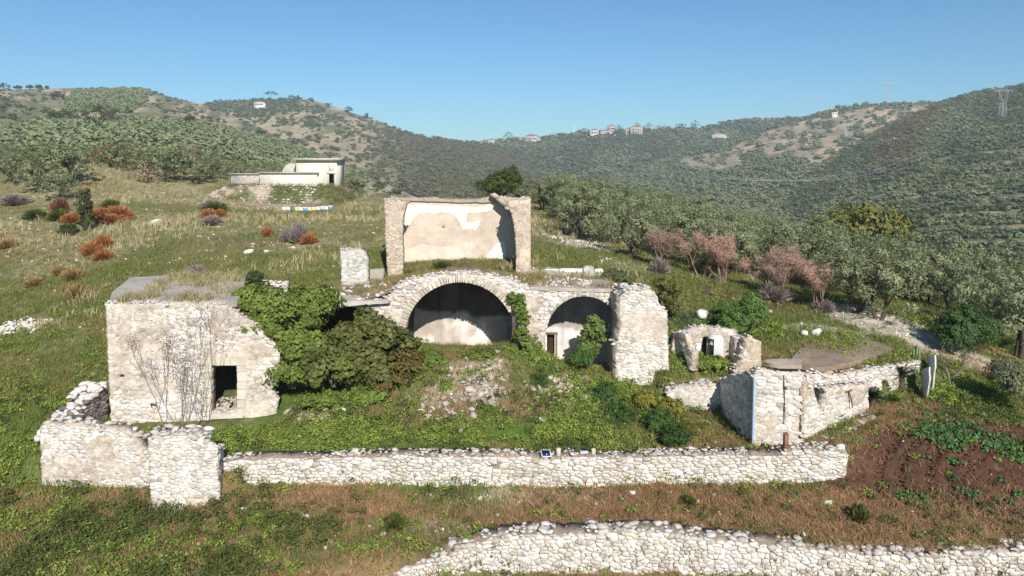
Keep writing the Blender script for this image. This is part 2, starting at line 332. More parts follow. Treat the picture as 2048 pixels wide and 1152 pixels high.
# blobs: (u, v, Y, rx, ry, zone, strength)
BL = [(1960,940,27.3,6,2.4,4,7),(1900,900,28.5,3.6,1.2,4,5),(2048,850,29.5,3,.8,4,3),(1830,870,29.2,2.0,.8,4,1.6),(1850,960,27,2.0,1.2,4,1.5),(1980,990,26.3,3,.8,3,2),(1140,556,42.9,2.6,.9,5,6),
 (1200,1010,26.2,5,1.0,3,3),(1500,1020,26,6,1.1,3,3.5),(1750,1040,25.4,4,1.3,3,3),(1950,1060,24.9,4,1.2,3,2.5),(1690,900,28.6,1.6,1.0,3,2),(1800,800,31.5,2,1.2,3,3.2),(1750,830,30.5,1.6,.6,3,2.4),(1100,1040,25.4,3,.5,4,1.8),(900,1015,26.2,1.5,.35,4,1.8),
 (1640,1085,24.6,3,.5,4,2.2),(1800,1090,24.6,3.4,.4,5,1.8),(1100,985,26.9,4,.35,5,1.6),(850,1060,25,2.6,.9,5,1.0),(1050,1145,23,4,.3,5,1.5),(1700,1150,23.2,8,.25,4,1.6),(1300,1150,23,5,.3,5,1.5),
 (600,1000,26.3,3,1,3,1.4),(760,1020,26,2.4,.7,3,1.8),(300,1100,24,6,2.2,6,2.4),(700,1120,23.6,3,1.2,6,1.6),(150,1030,26,3,1.2,6,2),(500,1010,26,2.6,1.2,6,1.4),
 (700,870,29.5,6,1.3,1,3),(450,880,29.2,3,.9,1,2.5),(1000,880,29.4,5,.9,1,2.5),(1250,880,29.2,3,1,6,1.8),(1430,880,29.4,2,1,3,1.4),(650,800,32.5,2.6,1.6,1,3),(800,740,34,2,1.6,1,3),(1100,700,34.8,1.6,1,1,3),(1200,800,32.5,2.5,1.4,1,3),(1120,860,30,2,.8,1,2.5),
 (960,780,33,1.5,1.6,7,3.4),(870,800,32,1.2,.7,7,1.8),(1140,770,33.3,1,.8,7,2.6),(620,830,31.4,.8,.5,7,2.5),(1400,725,34.6,1.8,.8,1,2.5),
 (60,860,30.5,3,3,1,2.2),(100,760,34.5,2.5,2,0,2),(60,665,40.5,1.2,.5,5,2.6),(200,660,40.5,3,.4,4,1.5),(110,590,45,6,1.4,3,1.2),
 (900,560,39,5,3,7,1.6),(1150,560,39.5,3.4,3,7,2.2),(720,580,38.5,2,2,7,2.2),(920,530,43.6,3.4,1.2,0,2),
 (1160,480,57,3,6,5,2.6),(1260,540,46.5,2.6,2.6,5,1.6),(1100,500,50,2,3,0,2),(1700,600,42,2,2,5,5),(1750,635,40,2.2,2.2,5,6),(1830,665,37.8,2.2,1.6,5,6),(1900,700,35.8,2.4,1.0,5,5),(1990,712,35.2,3,.7,5,3),
 (1450,590,42.5,3,2,4,2.2),(1600,610,41.5,3,1.5,4,2),(1640,660,37.4,3,.6,5,1.8),(1980,690,37.5,4,1,3,1.6),(1560,670,37,3,1,1,2),(1700,680,36,3,.9,1,2.2),(1930,760,33.4,2.6,1.8,1,2),(1890,880,29,1,.5,1,1.5),
 (300,440,66,12,8,2,2.2),(80,440,72,10,8,2,2.4),(480,450,62,5,4,2,1.6),(700,440,64,6,6,2,1.5),(520,405,92,8,6,7,2.4),(600,490,53,3,2.5,7,1.4),(600,545,44.5,1.8,.6,7,1.4),
 (240,420,74,3.5,2.5,3,1.5),(100,500,57,6,4,3,1.0),(30,470,63,4,4,3,1.2),(300,400,90,40,10,2,1.0),(600,400,110,40,14,2,1.2)]
BLW = [(P(u, v, Y)[0], Y, rx, ry, k, s) for u, v, Y, rx, ry, k, s in BL]
def zones(x, y):
    x = np.asarray(x, float); y = np.asarray(y, float)
    W = np.zeros(x.shape + (8,))
    n1 = fbm(x * 0.35, y * 0.35, 21); n2 = fbm(x * 0.12, y * 0.16, 33); n3 = fbm(x * 0.8, y * 0.8, 45)
    W[..., 0] = 0.9 + 0.4 * n1; W[..., 6] = 0.5 * sst(0.4, 0.7, n3) + 0.8 * sst(0.5, 0.6, fbm(x * 0.6, y * 0.8, 83)) * (y < 28) * (x < -2); W[..., 2] = 1.6 * sst(0.42, 0.62, n2) * sst(40, 52, y) + 0.7 * sst(0.5, .7, n1)
    W[..., 3] = 0.9 * sst(0.52, 0.68, n1) + 1.5 * sst(0.45, 0.6, fbm(x * 0.7, y * 0.9, 79)) * (y < 27.5) + 1.1 * sst(0.5, 0.62, fbm(x * 0.3, y * 0.45, 77)) * (y > 36) * (x < 3)
    W[..., 7] = 0.5 * sst(0.62, 0.75, n3)
    W[..., 4] = 1.2 * sst(110, 60, y) * sst(45, 55, y) * (x > 8)
    xw = x + 1.6 * (fbm(x * 0.5, y * 0.5, 51) - 0.5); yw = y + 1.2 * (fbm(x * 0.5 + 40, y * 0.5, 52) - 0.5)
    for bx, by, rx, ry, k, s in BLW:
        d = ((xw - bx) / rx) ** 2 + ((yw - by) / ry) ** 2
        W[..., k] += s * np.exp(-1.1 * d * d) * (0.5 + n3)
    W = W ** 2.2
    return W / W.sum(-1, keepdims=True)
def zcol(W): return W @ ZC

def grow(a, b, st, f):
    o = [a]; d = st
    while o[-1] < b: d *= f; o.append(o[-1] + d)
    return o[1:]
xs = np.array([-v for v in grow(34, 3500, 0.3, 1.09)][::-1] + list(np.arange(-34, 34.01, 0.16)) + grow(34, 3500, 0.3, 1.09))
ys = np.array([-v for v in grow(-18, 400, 0.5, 1.3)][::-1] + list(np.arange(18.2, 46, 0.13)) + list(np.arange(46, 110, 0.5)) + grow(110, 5000, 0.6, 1.07))
X, Y = np.meshgrid(xs, ys); Z = ground_z(X, Y)
W = zones(X, Y); C = zcol(W); n = fbm(X * 2.2, Y * 2.2, 61)[..., None]; C = C * (0.8 + 0.4 * n)
# tyre ruts in the tilled soil
rut = np.hypot((X - P(2100,930,27)[0]) / 1.5, (Y - 26.2)); soil = W[..., 4]
rut = rut + .25 * (fbm(X * .4, Y * .4, 12) - .5); gro = sum(dp * np.exp(-((rut - r0) / wd_) ** 2) for r0, wd_, dp in ((2.2, .07, -.5), (2.65, .09, -1), (2.82, .06, .6), (3.15, .09, -1), (3.33, .06, .7), (3.85, .1, -1), (4.05, .06, .7), (4.35, .09, -.9), (4.55, .07, .4)))
Z = Z + (0.15 * gro + 0.08 * (fbm(X * 4, Y * 4, 13) - .5)) * sst(.25, .6, soil) * (Y < 31) * (X > 9)
ny, nx = X.shape; idx = np.arange(nx * ny).reshape(ny, nx)
fq = np.stack([idx[:-1, :-1], idx[:-1, 1:], idx[1:, 1:], idx[1:, :-1]], -1).reshape(-1, 4)
g = MB().add(np.stack([X, Y, Z], -1).reshape(-1, 3), fq, C.reshape(-1, 3)).obj('ground', M_ground, smooth=True)
tag(g, kind='structure')

# ------------------------------------------------------------------ hills
HT, HG, HD = np.array(srgb(186, 168, 138)), np.array(srgb(104, 112, 70)), np.array(srgb(72, 84, 54))
HILLS = {}
def hill(name, ridge, foot, Yf, Yr, g, colf, us=None, back=1.4, amp=6.0):
    def pos(u, s):
        u = np.asarray(u, float); s = np.asarray(s, float); sc = np.minimum(s, 1)
        vf = interp(u, foot); vr = interp(u, ridge)
        v = vf + (vr - vf) * sc ** g + 3.0 * (fbm(u * 0.02, sc * 8, 71) - 0.5) * np.sin(PI * sc)
        YY = Yf * (Yr / Yf) ** sc
        rx, rz = ray(u, v); x = rx * YY; z = CZ + rz * YY
        sb = np.maximum(s - 1, 0); YY = YY + sb * 900; z = z - sb * 900 * 0.28
        return np.stack([x, YY, z], -1), v
    us = np.linspace(ridge[0][0], ridge[-1][0], 260); ss = np.r_[np.linspace(0, 1, 110), np.linspace(1.03, back, 8)]
    U, Q = np.meshgrid(us, ss); p, v = pos(U, Q); c = colf(U, v, Q)
    n = len(us); idx = np.arange(U.size).reshape(U.shape)
    fq = np.stack([idx[:-1, :-1], idx[:-1, 1:], idx[1:, 1:], idx[1:, :-1]], -1).reshape(-1, 4)
    o = MB().add(p.reshape(-1, 3), fq, c.reshape(-1, 3)).obj(name, M_hill, smooth=True); tag(o, kind='structure')
    HILLS[name] = pos; return pos
def cm(a, b, t): t = np.asarray(t)[..., None]; return a * (1 - t) + b * t
L1R = [(-900,175),(0,180),(130,176),(250,175),(300,182),(350,196),(410,210),(470,234),(540,264),(610,292),(680,322),(740,345),(800,372),(860,400)]
gr_upper = [(150,182),(300,178),(290,205),(262,226),(125,224)]
gr_low = [(-900,262),(0,252),(120,248),(250,240),(420,252),(560,285),(690,328),(760,420),(-900,420)]
scr1 = [(-900,200),(0,192),(60,200),(130,228),(250,240),(0,255),(-900,262)]
def c1(u, v, s):
    n = fbm(u * 0.03, v * 0.09, 81); t = sst(0.40, 0.6, n)
    t = np.where(pip(u, v, gr_low), 1.0, t * 0.7); t = np.where(pip(u, v, scr1), 0.7 + 0.3 * t, t); t = np.where(pip(u, v, gr_upper), 0.6, t)
    c = cm(HT, HG, t); return cm(c, HD, 0.5 * sst(0.5, 0.7, fbm(u * 0.15, v * 0.3, 83)) * (t > 0.3))
hill('hill_left', L1R, [(-900,372),(0,352),(300,362),(500,380),(700,398),(860,420)], 135, 850, 0.85, c1)
L2R = [(300,225),(360,216),(430,204),(500,199),(600,197),(640,204),(690,221),(740,237),(800,260),(850,274),(900,278),(950,286),(1000,300),(1060,322),(1130,350)]
def c2(u, v, s):
    n = fbm(u * 0.03, v * 0.07, 91); t = sst(0.42, 0.62, n) * 0.8; t = np.maximum(t, sst(700, 840, u))
    t = np.where((u < 600) & (v < 225), 0.8, t); return cm(HT * 0.95, HG * 0.9, t)
hill('hill_middle', L2R, [(300,440),(1130,560)], 260, 1250, 0.9, c2)
CR = [(760,330),(850,308),(900,292),(950,287),(1000,281),(1100,276),(1160,267),(1250,263),(1350,259),(1400,257),(1450,247),(1500,240),(1560,239),(1620,236),(1700,232),(1850,230),(2000,230)]
def c3(u, v, s): return cm(HG * 0.75, HD * .9, sst(0.4, 0.6, fbm(u * 0.03, v * 0.08, 95)))
CVF, CVR = 700, 1500
hill('hill_village', CR, [(760,500),(1500,500),(2000,500)], CVF, CVR, 0.8, c3)
R2R = [(1080,392),(1150,366),(1250,342),(1350,318),(1420,292),(1500,268),(1560,248),(1620,232),(1680,216),(1730,210),(1800,207),(1880,206),(1960,200),(2100,195),(2300,190)]
tan2 = [(1460,300),(1500,272),(1620,238),(1730,214),(1860,209),(1880,230),(1700,300),(1640,330),(1560,318),(1480,310)]
tan3 = [(1370,312),(1470,300),(1490,335),(1430,345),(1355,330)]
def c4(u, v, s):
    n = fbm(u * 0.035, v * 0.09, 101); t = np.where(pip(u, v, tan2) | pip(u, v, tan3), 0.45 * sst(0.45, 0.65, n), 0.95)
    return cm(HT * 0.92, HG * 0.75, t)
hill('hill_bare', R2R, [(1080,500),(2300,510)], 450, 1150, 0.75, c4)
R1R = [(1300,430),(1420,408),(1500,384),(1580,350),(1640,322),(1690,297),(1740,268),(1800,236),(1850,215),(1900,199),(1950,185),(1990,178),(2048,168),(2200,150),(2500,120),(3000,100)]
def c5(u, v, s):
    n = fbm(u * 0.03, v * 0.09, 111); d = v - interp(u, R1R)
    t = 0.97 - 0.7 * sst(60, 10, d) * (u < 1880) - 0.3 * sst(0.55, 0.65, n)
    t = t - 0.55 * (np.sin(s * 100 + 3 * fbm(u * 0.006, s * 3, 5)) > 0.72) * (v > 300)
    return cm(HT * 0.8, cm(HG * 0.8, HD, 0.9 * sst(0.35, 0.6, n)), np.clip(t, 0, 1))
hill('hill_right', R1R, [(1300,580),(1500,600),(3000,680)], 210, 820, 0.7, c5)
# ------------------------------------------------------------------ masonry
ST_L, ST_D, MO_C = np.array([0.75, 0.71, 0.66]), np.array([0.52, 0.47, 0.42]), np.array([0.58, 0.495, 0.40])
PL_C = np.array([0.62, 0.545, 0.455])
class Path:
    """a wall line in plan: [(u, Y), ...] seen at row v0, or world xy when world=True"""
    def __init__(s, pts, v0=700, world=False):
        s.p = np.array([(a, b) if world else tuple(P(a, v0, b)[:2]) for a, b in pts]); d = np.diff(s.p, axis=0)
        s.L = np.hypot(d[:, 0], d[:, 1]); s.S = np.r_[0, np.cumsum(s.L)]; s.d = d / s.L[:, None]; s.n = np.stack([s.d[:, 1], -s.d[:, 0]], 1)
    def sz(s, u, v):
        rx, rz = ray(u, v); best = None
        for k in range(len(s.L)):
            a, b = s.p[k], s.p[k + 1]; den = (b[0] - a[0]) - rx * (b[1] - a[1])
            t = (rx * a[1] - a[0]) / den; e = max(0, -t if k > 0 else 0, t - 1 if k < len(s.L) - 1 else 0)
            if best is None or e < best[0]:
                y = a[1] + t * (b[1] - a[1]); best = (e, s.S[k] + t * s.L[k], CZ + rz * y)
        return best[1], best[2]
    def at(s, q, off=0.0):
        q = np.asarray(q, float); off = np.broadcast_to(off, q.shape)
        k = np.clip(np.searchsorted(s.S, q, side='right') - 1, 0, len(s.L) - 1)
        xy = s.p[k] + s.d[k] * (q - s.S[k])[..., None]
        # blend normals near joints
        nn = s.n[k]
        if len(s.L) > 1:
            kk = np.clip(k + np.where(q - s.S[k] > s.L[k] / 2, 1, -1), 0, len(s.L) - 1); e = np.minimum(q - s.S[k], s.S[k + 1] - q)
            wv = 0.5 * np.clip(1 - e / 0.8, 0, 1)[..., None]; nn = nn * (1 - wv) + s.n[kk] * wv; nn /= np.linalg.norm(nn, axis=-1, keepdims=True)
        return xy + nn * off[..., None]
def voronoi(s0, s1, z0, z1, w, h, r, drop=0.12, jit=0.44):
    nx = int((s1 - s0) / w) + 5; nz = int((z1 - z0) / h) + 5
    site = {}
    for j in range(nz):
        sh = r.random()
        for i in range(nx):
            if r.random() > drop: site[(i, j)] = (i - 2 + sh + (r.random() - 0.5) * 2 * jit, j - 2 + 0.5 + (r.random() - 0.5) * 1.5 * jit)
    cells = []
    for (i, j), (x, y) in site.items():
        poly = [(x - 1.1, y - 1.1), (x + 1.1, y - 1.1), (x + 1.1, y + 1.1), (x - 1.1, y + 1.1)]
        for dj in (0, -1, 1, -2, 2):
            for di in (-1, 1, 0, -2, 2):
                q = site.get((i + di, j + dj))
                if q is None or (di == 0 and dj == 0): continue
                mx, my = (x + q[0]) / 2, (y + q[1]) / 2; ax, ay = q[0] - x, q[1] - y
                out = []; m = len(poly)
                dd = [(px - mx) * ax + (py - my) * ay for px, py in poly]
                if max(dd) <= 0: continue
                for k in range(m):
                    a, b = dd[k], dd[(k + 1) % m]; p0, p1 = poly[k], poly[(k + 1) % m]
                    if a <= 0: out.append(p0)
                    if (a < 0 < b) or (b < 0 < a):
                        t = a / (a - b); out.append((p0[0] + t * (p1[0] - p0[0]), p0[1] + t * (p1[1] - p0[1])))
                poly = out
                if len(poly) < 3: break
            if len(poly) < 3: break
        if len(poly) >= 3:
            cells.append(np.array([(s0 + a * w, z0 + b * h) for a, b in poly]))
    return cells
def snap(V, poly, tol):
    out = V.copy(); best = np.full(len(V), tol)
    m = len(poly)
    for k in range(m):
        a = np.array(poly[k]); b = np.array(poly[(k + 1) % m]); d = b - a; L2 = d @ d
        if L2 < 1e-9: continue
        t = np.clip(((V - a) @ d) / L2, 0, 1); q = a + t[:, None] * d; e = np.hypot(*(V - q).T); ok = e < best
        best[ok] = e[ok]; out[ok] = q[ok]
    return out
def masonry(name, path, poly, thick=0.6, holes=(), stone=(0.38, 0.2), plaster=0.3, prot=0.05, cell=0.11, seed=1, tops=0.2, back=True,
            colL=ST_L, colD=ST_D, mo=MO_C, pl=PL_C, parent=None, sz=False, pscale=0.45, rag=0.03, plbias=None, drop=0.2, dens=1.0, toprock=1.0, fm=None):
    r = np.random.default_rng(seed); mb = MB()
    if not sz: poly = [path.sz(u, v) for u, v in poly]; holes = [[path.sz(u, v) for u, v in h] for h in holes]
    pa = np.array(poly); s0, z0 = pa.min(0); s1, z1 = pa.max(0)
    ins = lambda s, z: pip(s, z, poly) & ~np.any([pip(s, z, h) for h in holes] + [np.zeros(np.shape(s), bool)], axis=0)
    def pm(s, z):
        f = fbm(s * pscale + seed * 3.7, z * pscale * 1.3, seed + 300) + 0.5 * (fbm(s * 2.2, z * 3.2, seed + 9) - 0.5)
        if plbias: f = f + plbias(s, z)
        return sst(-0.05, 0.05, f - (1 - plaster) * 0.62 - 0.16) if plaster > 0 else np.zeros(np.shape(s))
    ns = max(2, int(math.ceil((s1 - s0) / cell))); nz = max(2, int(math.ceil((z1 - z0) / cell)))
    gs = np.linspace(s0, s1, ns + 1); gz = np.linspace(z0, z1, nz + 1); GS, GZ = np.meshgrid(gs, gz)
    keep = ins((GS[:-1, :-1] + GS[1:, 1:]) / 2, (GZ[:-1, :-1] + GZ[1:, 1:]) / 2)
    K = np.pad(keep, 1); allk = np.zeros(GS.shape, int)
    for a in (0, 1):
        for b in (0, 1): allk += K[a:a + nz + 1, b:b + ns + 1]
    edge = (allk > 0) & (allk < 4); V = np.stack([GS, GZ], -1); bi = np.where(edge.ravel())[0]; Vf = V.reshape(-1, 2)
    Vf[bi] = snap(Vf[bi], poly, cell * 0.9)
    for h in holes: Vf[bi] = snap(Vf[bi], h, cell * 0.9)
    Vf[bi] += (r.random((len(bi), 2)) - 0.5) * rag * 2
    q = pm(Vf[:, 0], Vf[:, 1]); off = q * (prot + 0.01) + 0.03 * (fbm(Vf[:, 0] * 3, Vf[:, 1] * 3, seed) - 0.5)
    off = np.where(edge.ravel(), np.minimum(off, 0.01), off)
    pn = fbm(Vf[:, 0] * 1.2, Vf[:, 1] * 1.2, seed + 77); tc = mixc(mo, pl, q) * (0.82 + 0.36 * pn)[:, None]
    fr = np.concatenate([path.at(Vf[:, 0], off), Vf[:, 1:2]], 1); N = len(Vf); id_ = np.arange(N).reshape(nz + 1, ns + 1)
    quads = np.stack([id_[:-1, :-1], id_[:-1, 1:], id_[1:, 1:], id_[1:, :-1]], -1)[keep]
    bk = np.concatenate([path.at(Vf[:, 0], -thick), Vf[:, 1:2]], 1)
    allv = np.concatenate([fr, bk]); allc = np.concatenate([tc, np.tile(mo * 0.95, (N, 1))])
    fs = [quads, quads[:, ::-1] + N]
    for dj, di, A, B in ((0, -1, (0, 0), (1, 0)), (0, 1, (1, 1), (0, 1)), (-1, 0, (0, 1), (0, 0)), (1, 0, (1, 0), (1, 1))):
        nb = K[1 + dj:1 + dj + nz, 1 + di:1 + di + ns]; jj, ii = np.where(keep & ~nb)
        a = id_[jj + A[0], ii + A[1]]; b = id_[jj + B[0], ii + B[1]]; fs.append(np.stack([a, b, b + N, a + N], 1))
    fs = np.concatenate(fs); mb.add(allv, fs, allc, 0)
    # face stones
    cells = voronoi(s0, s1, z0, z1, stone[0], stone[1], r, drop); by = {}
    cc = np.array([c.mean(0) for c in cells]); okc = ins(cc[:, 0], cc[:, 1]) & (pm(cc[:, 0], cc[:, 1]) < 0.6) & (r.random(len(cc)) < dens)
    allc_ = np.concatenate(cells); lens = [len(c) for c in cells]; out_ = ~ins(allc_[:, 0], allc_[:, 1])
    if out_.any():
        sv = allc_[out_]; best_ = np.full(len(sv), 9.0); res_ = sv.copy()
        for pl_g in [poly] + list(holes):
            for k in range(len(pl_g)):
                a_ = np.array(pl_g[k]); d_ = np.array(pl_g[(k + 1) % len(pl_g)]) - a_; L2_ = d_ @ d_
                if L2_ < 1e-9: continue
                t_ = np.clip(((sv - a_) @ d_) / L2_, 0, 1); q_ = a_ + t_[:, None] * d_; e_ = np.hypot(*(sv - q_).T); o_ = e_ < best_; best_[o_] = e_[o_]; res_[o_] = q_[o_]
        allc_[out_] = res_ + r.normal(size=res_.shape) * .012
    cells = np.split(allc_, np.cumsum(lens)[:-1])
    for c, ce, ok in zip(cells, cc, okc):
        if not ok: continue
        ce = c.mean(0)
        sp = (c.max(0) - c.min(0)).min()
        if sp < 0.03: continue
        g = min((0.007 if plaster > 0 else 0.009) / sp, 0.2); c0 = ce + (c - ce) * (1 - g * 1.2)
        # chamfer the polygon's corners
        m = len(c0); cf = np.empty((2 * m, 2)); cf[0::2] = c0 + 0.07 * (np.roll(c0, 1, 0) - c0); cf[1::2] = c0 + 0.07 * (np.roll(c0, -1, 0) - c0)
        by.setdefault(2 * m, []).append((cf, ce, prot * r.uniform(0.3, 1.2), r.random(), r.uniform(-0.35, 0.35, 2)))
    for m, lst in by.items():
        cf = np.array([l[0] for l in lst]); ce = np.array([l[1] for l in lst]); pr = np.array([l[2] for l in lst]); tn = np.array([l[3] for l in lst]); ti = np.array([l[4] for l in lst])
        rings = []; k = len(lst)
        for sc, o in ((1.0, None), (0.985, 0.75), (0.92, 1.0)):
            p = ce[:, None] + (cf - ce[:, None]) * sc
            oo = np.full((k, m), -0.03) if o is None else pr[:, None] * o + ((p - ce[:, None]) * ti[:, None]).sum(-1) * (0.35 if o == 1 else 0.1)
            rings.append(np.concatenate([path.at(p[..., 0].ravel(), oo.ravel()), p[..., 1].reshape(-1, 1)], 1).reshape(k, m, 3))
        v = np.stack(rings, 1).reshape(-1, 3); base = (np.arange(k) * 3 * m)[:, None, None]
        i = np.arange(m); j = (i + 1) % m
        qd = np.concatenate([np.stack([i + a * m, j + a * m, j + (a + 1) * m, i + (a + 1) * m], 1) for a in (0, 1)])
        t = tn ** 1.6; col = mixc(colL, colD, t) * (0.9 + 0.2 * r.random((k, 1))) * np.array([1, 1, 1]) ; col[:, 2] *= r.uniform(0.92, 1.04, k)
        cv = np.repeat(col, 3 * m, 0); n0 = mb.n
        mb.add(v, (qd[None] + base).reshape(-1, 4), cv, 1)
        mb.f.append((np.arange(m)[None] + 2 * m + base[:, :, 0]).astype(np.int64) + n0); mb.m.append(np.full(k, 1))
    # loose and bedded stones on the top edges
    if tops:
        jj, ii = np.where(keep & ~K[2:, 1:-1]); st = max(1, int(tops * 1.25 / ((s1 - s0) / ns)))
        pos = []
        for j, i in zip(jj, ii):
            if i % st: continue
            for o in np.arange(0.04, thick - 0.02, tops * 1.3):
                if r.random() < 0.82 * toprock:
                    q = GS[j, i] + r.uniform(-.1, .1); xy = path.at(np.array([q]), -(o + r.uniform(-.03, .06)))[0]
                    pos.append((xy[0], xy[1], GZ[j + 1, i] + tops * r.uniform(-0.25, 0.2)))
        if pos:
            k = len(pos); rocks(mb, pos, tops * (0.45 + 0.8 * r.random(k) ** 2), mixc(colL, colD, r.random(k)) * 0.84, seed + 5, flat=0.42, mat=1, tilt=.15)
    o = mb.obj(name, [fm or M_mortar, M_stone], parent)
    return o
def prism(mb, path, pts, off0, off1, col=(1, 1, 1), mat=0, sz=False):
    """a flat piece on a wall plane between two offsets"""
    if not sz: pts = [path.sz(u, v) for u, v in pts]
    a = np.array(pts); n = len(a)
    if sum(a[i, 0] * a[(i + 1) % n, 1] - a[(i + 1) % n, 0] * a[i, 1] for i in range(n)) < 0: a = a[::-1]
    tri = np.array(tessellate_polygon([[Vector((p[0], p[1], 0)) for p in a]]))
    fr = np.concatenate([path.at(a[:, 0], np.full(n, off1)), a[:, 1:2]], 1); bk = np.concatenate([path.at(a[:, 0], np.full(n, off0)), a[:, 1:2]], 1)
    v = np.concatenate([fr, bk]); mb.add(v, np.concatenate([tri, tri[:, ::-1] + n]), col, mat)
    i = np.arange(n); j = (i + 1) % n; mb.add(v, np.stack([i, i + n, j + n, j], 1), col, mat)
def ragged(pts, r, amp=3.0, step=9):
    out = []
    for k in range(len(pts)):
        a = np.array(pts[k], float); b = np.array(pts[(k + 1) % len(pts)], float); L = np.hypot(*(b - a)); m = max(1, int(L / step)); out.append(tuple(a))
        for q in range(1, m): out.append(tuple(a + (b - a) * q / m + r.uniform(-amp, amp, 2)))
    return out
def slab(mb, pts, thick, col, mat=0, r=None, noise=0.0, cell=0.4):
    """horizontal slab from world xyz outline (top)"""
    a = np.array(pts, float); n = len(a); tri = np.array(tessellate_polygon([[Vector((p[0], p[1], 0)) for p in a]]))
    v = np.concatenate([a, a - [0, 0, thick]]); mb.add(v, np.concatenate([tri, tri[:, ::-1] + n]), col, mat)
    i = np.arange(n); j = (i + 1) % n; mb.add(v, np.stack([i, j, j + n, i + n], 1), col, mat)
def wpt(px, Y): return P(px[0], px[1], Y)

# ---- house ruin on the left
hz = thing('stone_house', P(380, 845, 31), 'roofed stone house ruin with one dark doorway behind the leafless tree', 'ruined house')
HB = np.array(hz.location)
def child(o, par): o.parent = par; o.location = -np.array(par.location); return o
pf = Path([(215, 31.0), (552, 32.0)], 720)
house_front = [(222,852),(211,608),(300,607),(455,609),(482,634),(500,640),(522,660),(535,676),(552,690),(561,706),(556,730),(550,750),(553,768),(542,780),(556,800),(552,838),(440,842)]
door = [(424,826),(423,731),(474,731),(476,824)]
def hb(s, z): return 0.12 * np.sin(s * 1.3) + np.where((s < 2.6) & (z > 1.6), 0.14, 0) + np.where((s > 4.4) & (s < 6.3) & (z < 3.2), 0.08, 0) - np.where(z < 1.2, 0.1, 0)
child(masonry('front_wall', pf, house_front, 0.65, [door, [(291,816),(296,808),(312,809),(315,817)], [(237,757),(236,750),(248,751),(247,757)], [(224,737),(228,731),(233,737)]],
    stone=(0.3,0.165), plaster=0.52, prot=0.028, seed=11, tops=0.14, plbias=hb, pscale=0.7, parent=None, mo=MO_C * 1.05), hz)
a = P(222,700,31.0); b = P(552,700,32.0)
zt = P(300,608,31.3)[2]; zb = -0.6
pl_ = Path([(a[0] + .02, a[1] + 6.4), (a[0] + .02, a[1] + 0.66)], world=True)
child(masonry('side_wall', pl_, [(0, zb), (5.7, zb), (5.7, zt - .1), (0, zt + .1)], 0.6, stone=(0.45,0.25), plaster=0.4, seed=12, sz=True, cell=0.25), hz)
bx = P(455,608,31.8)[0] + 1.2
pb = Path([(a[0], a[1] + 5.9), (bx - .2, a[1] + 6.1)], world=True)
child(masonry('back_wall', pb, [(0, zb), (pb.S[-1], zb), (pb.S[-1], zt), (0, zt)], 0.6, stone=(0.45,0.25), plaster=0.4, seed=13, sz=True, cell=0.25), hz)
mb = MB(); rp = [P(213,607,31.05) + [0,.1,.03], P(455,608,31.75) + [.3,.1,.03], P(485,600,33) , P(492,582,37.4), P(335,582,37.3), P(262,586,36.8), P(225,598,33.5)]
rp = [np.array([q[0], q[1], zt + 0.02 + 0.05 * (q[1] - 31)]) for q in rp]
slab(mb, rp, 0.28, (0.42, 0.38, 0.33)); child(mb.obj('roof', M_conc), hz)
ROOF1 = (rp, zt)
mb = MB(); r = np.random.default_rng(3)
for side, us in ((0, (407, 423)), (1, (475, 490))):
    mb = MB()
    vv = 730
    while vv < 828:
        h = r.uniform(13, 22); wd = r.uniform(-4, 5); u0, u1 = us
        if side == 0: u0 -= wd
        else: u1 += wd
        prism(mb, pf, [(u0, vv + .6), (u1, vv + .6), (u1, min(vv + h, 832) - .6), (u0, min(vv + h, 832) - .6)], -0.3, 0.06 + r.uniform(-.01, .015), np.array([.62,.55,.44]) * r.uniform(.85, 1.1), 0); vv += h
    child(mb.obj('door_jamb', M_plaster), hz)
mb = MB()
for u0, u1 in ((404, 430), (431, 461), (462, 492)): prism(mb, pf, [(u0, 713), (u1, 713), (u1, 730), (u0, 730)], -0.3, 0.055 + r.uniform(0, .015), np.array([.56,.50,.40]) * r.uniform(.9, 1.1))
child(mb.obj('lintel', M_plaster), hz)
mb = MB(); prism(mb, pf, [(424, 826), (478, 824), (490, 834), (422, 837)], -0.4, 0.12, (.6,.56,.48)); child(mb.obj('threshold', M_stone), hz)

# ---- free standing wall ruins at the left
p = Path([(80, 28.0), (302, 27.6)], 920)
o = masonry('ruined_wall', p, [(84,1004),(80,852),(100,850),(140,851),(190,856),(240,862),(262,880),(276,898),(285,908),(305,905),(305,985),(250,990),(190,1005)], 0.7, stone=(0.22,0.115), plaster=0.4, prot=0.04, seed=21, tops=0.24,
    plbias=lambda s, z: 0.25 * np.exp(-((z + 0.9) / 0.5) ** 2) - 0.12)
tag(o, 'long low ruined wall with plaster band, standing left of the tall square pier', 'wall')
mb_p = Path([(296, 26.4), (437, 26.4), (449, 28.0)], 950)
o = masonry('stone_pier', mb_p, [(304,1052),(300,960),(296,874),(330,872),(385,871),(400,878),(432,889),(446,893),(450,985),(437,1010),(400,1030)], 0.95, stone=(0.22,0.12), plaster=0.3, prot=0.04, seed=22, tops=0.22, drop=.1)
tag(o, 'tall square block of white stones at the end of the terrace wall, nearest ruin', 'stone pier')
p = Path([tuple(P(118, 840, 28.6)[:2]), tuple(P(216, 800, 31.2)[:2])], world=True); zt1 = P(112,835,28.6)[2]; L = p.S[-1]
o = masonry('ruined_wall', p, [(0.0, -1.6), (L, -0.6), (L, 1.35), (L * .85, 1.45), (L * .62, 1.0), (L * .4, 0.55), (L * .2, 0.3), (0, 0.0)], 1.0, stone=(0.22,0.12), plaster=0, prot=0.05, seed=23, tops=0.3, sz=True,
    colL=np.array([.26,.235,.22]), colD=np.array([.12,.105,.1]), mo=np.array([.12,.095,.08]))  # dark grey stone and mortar colours for this wall
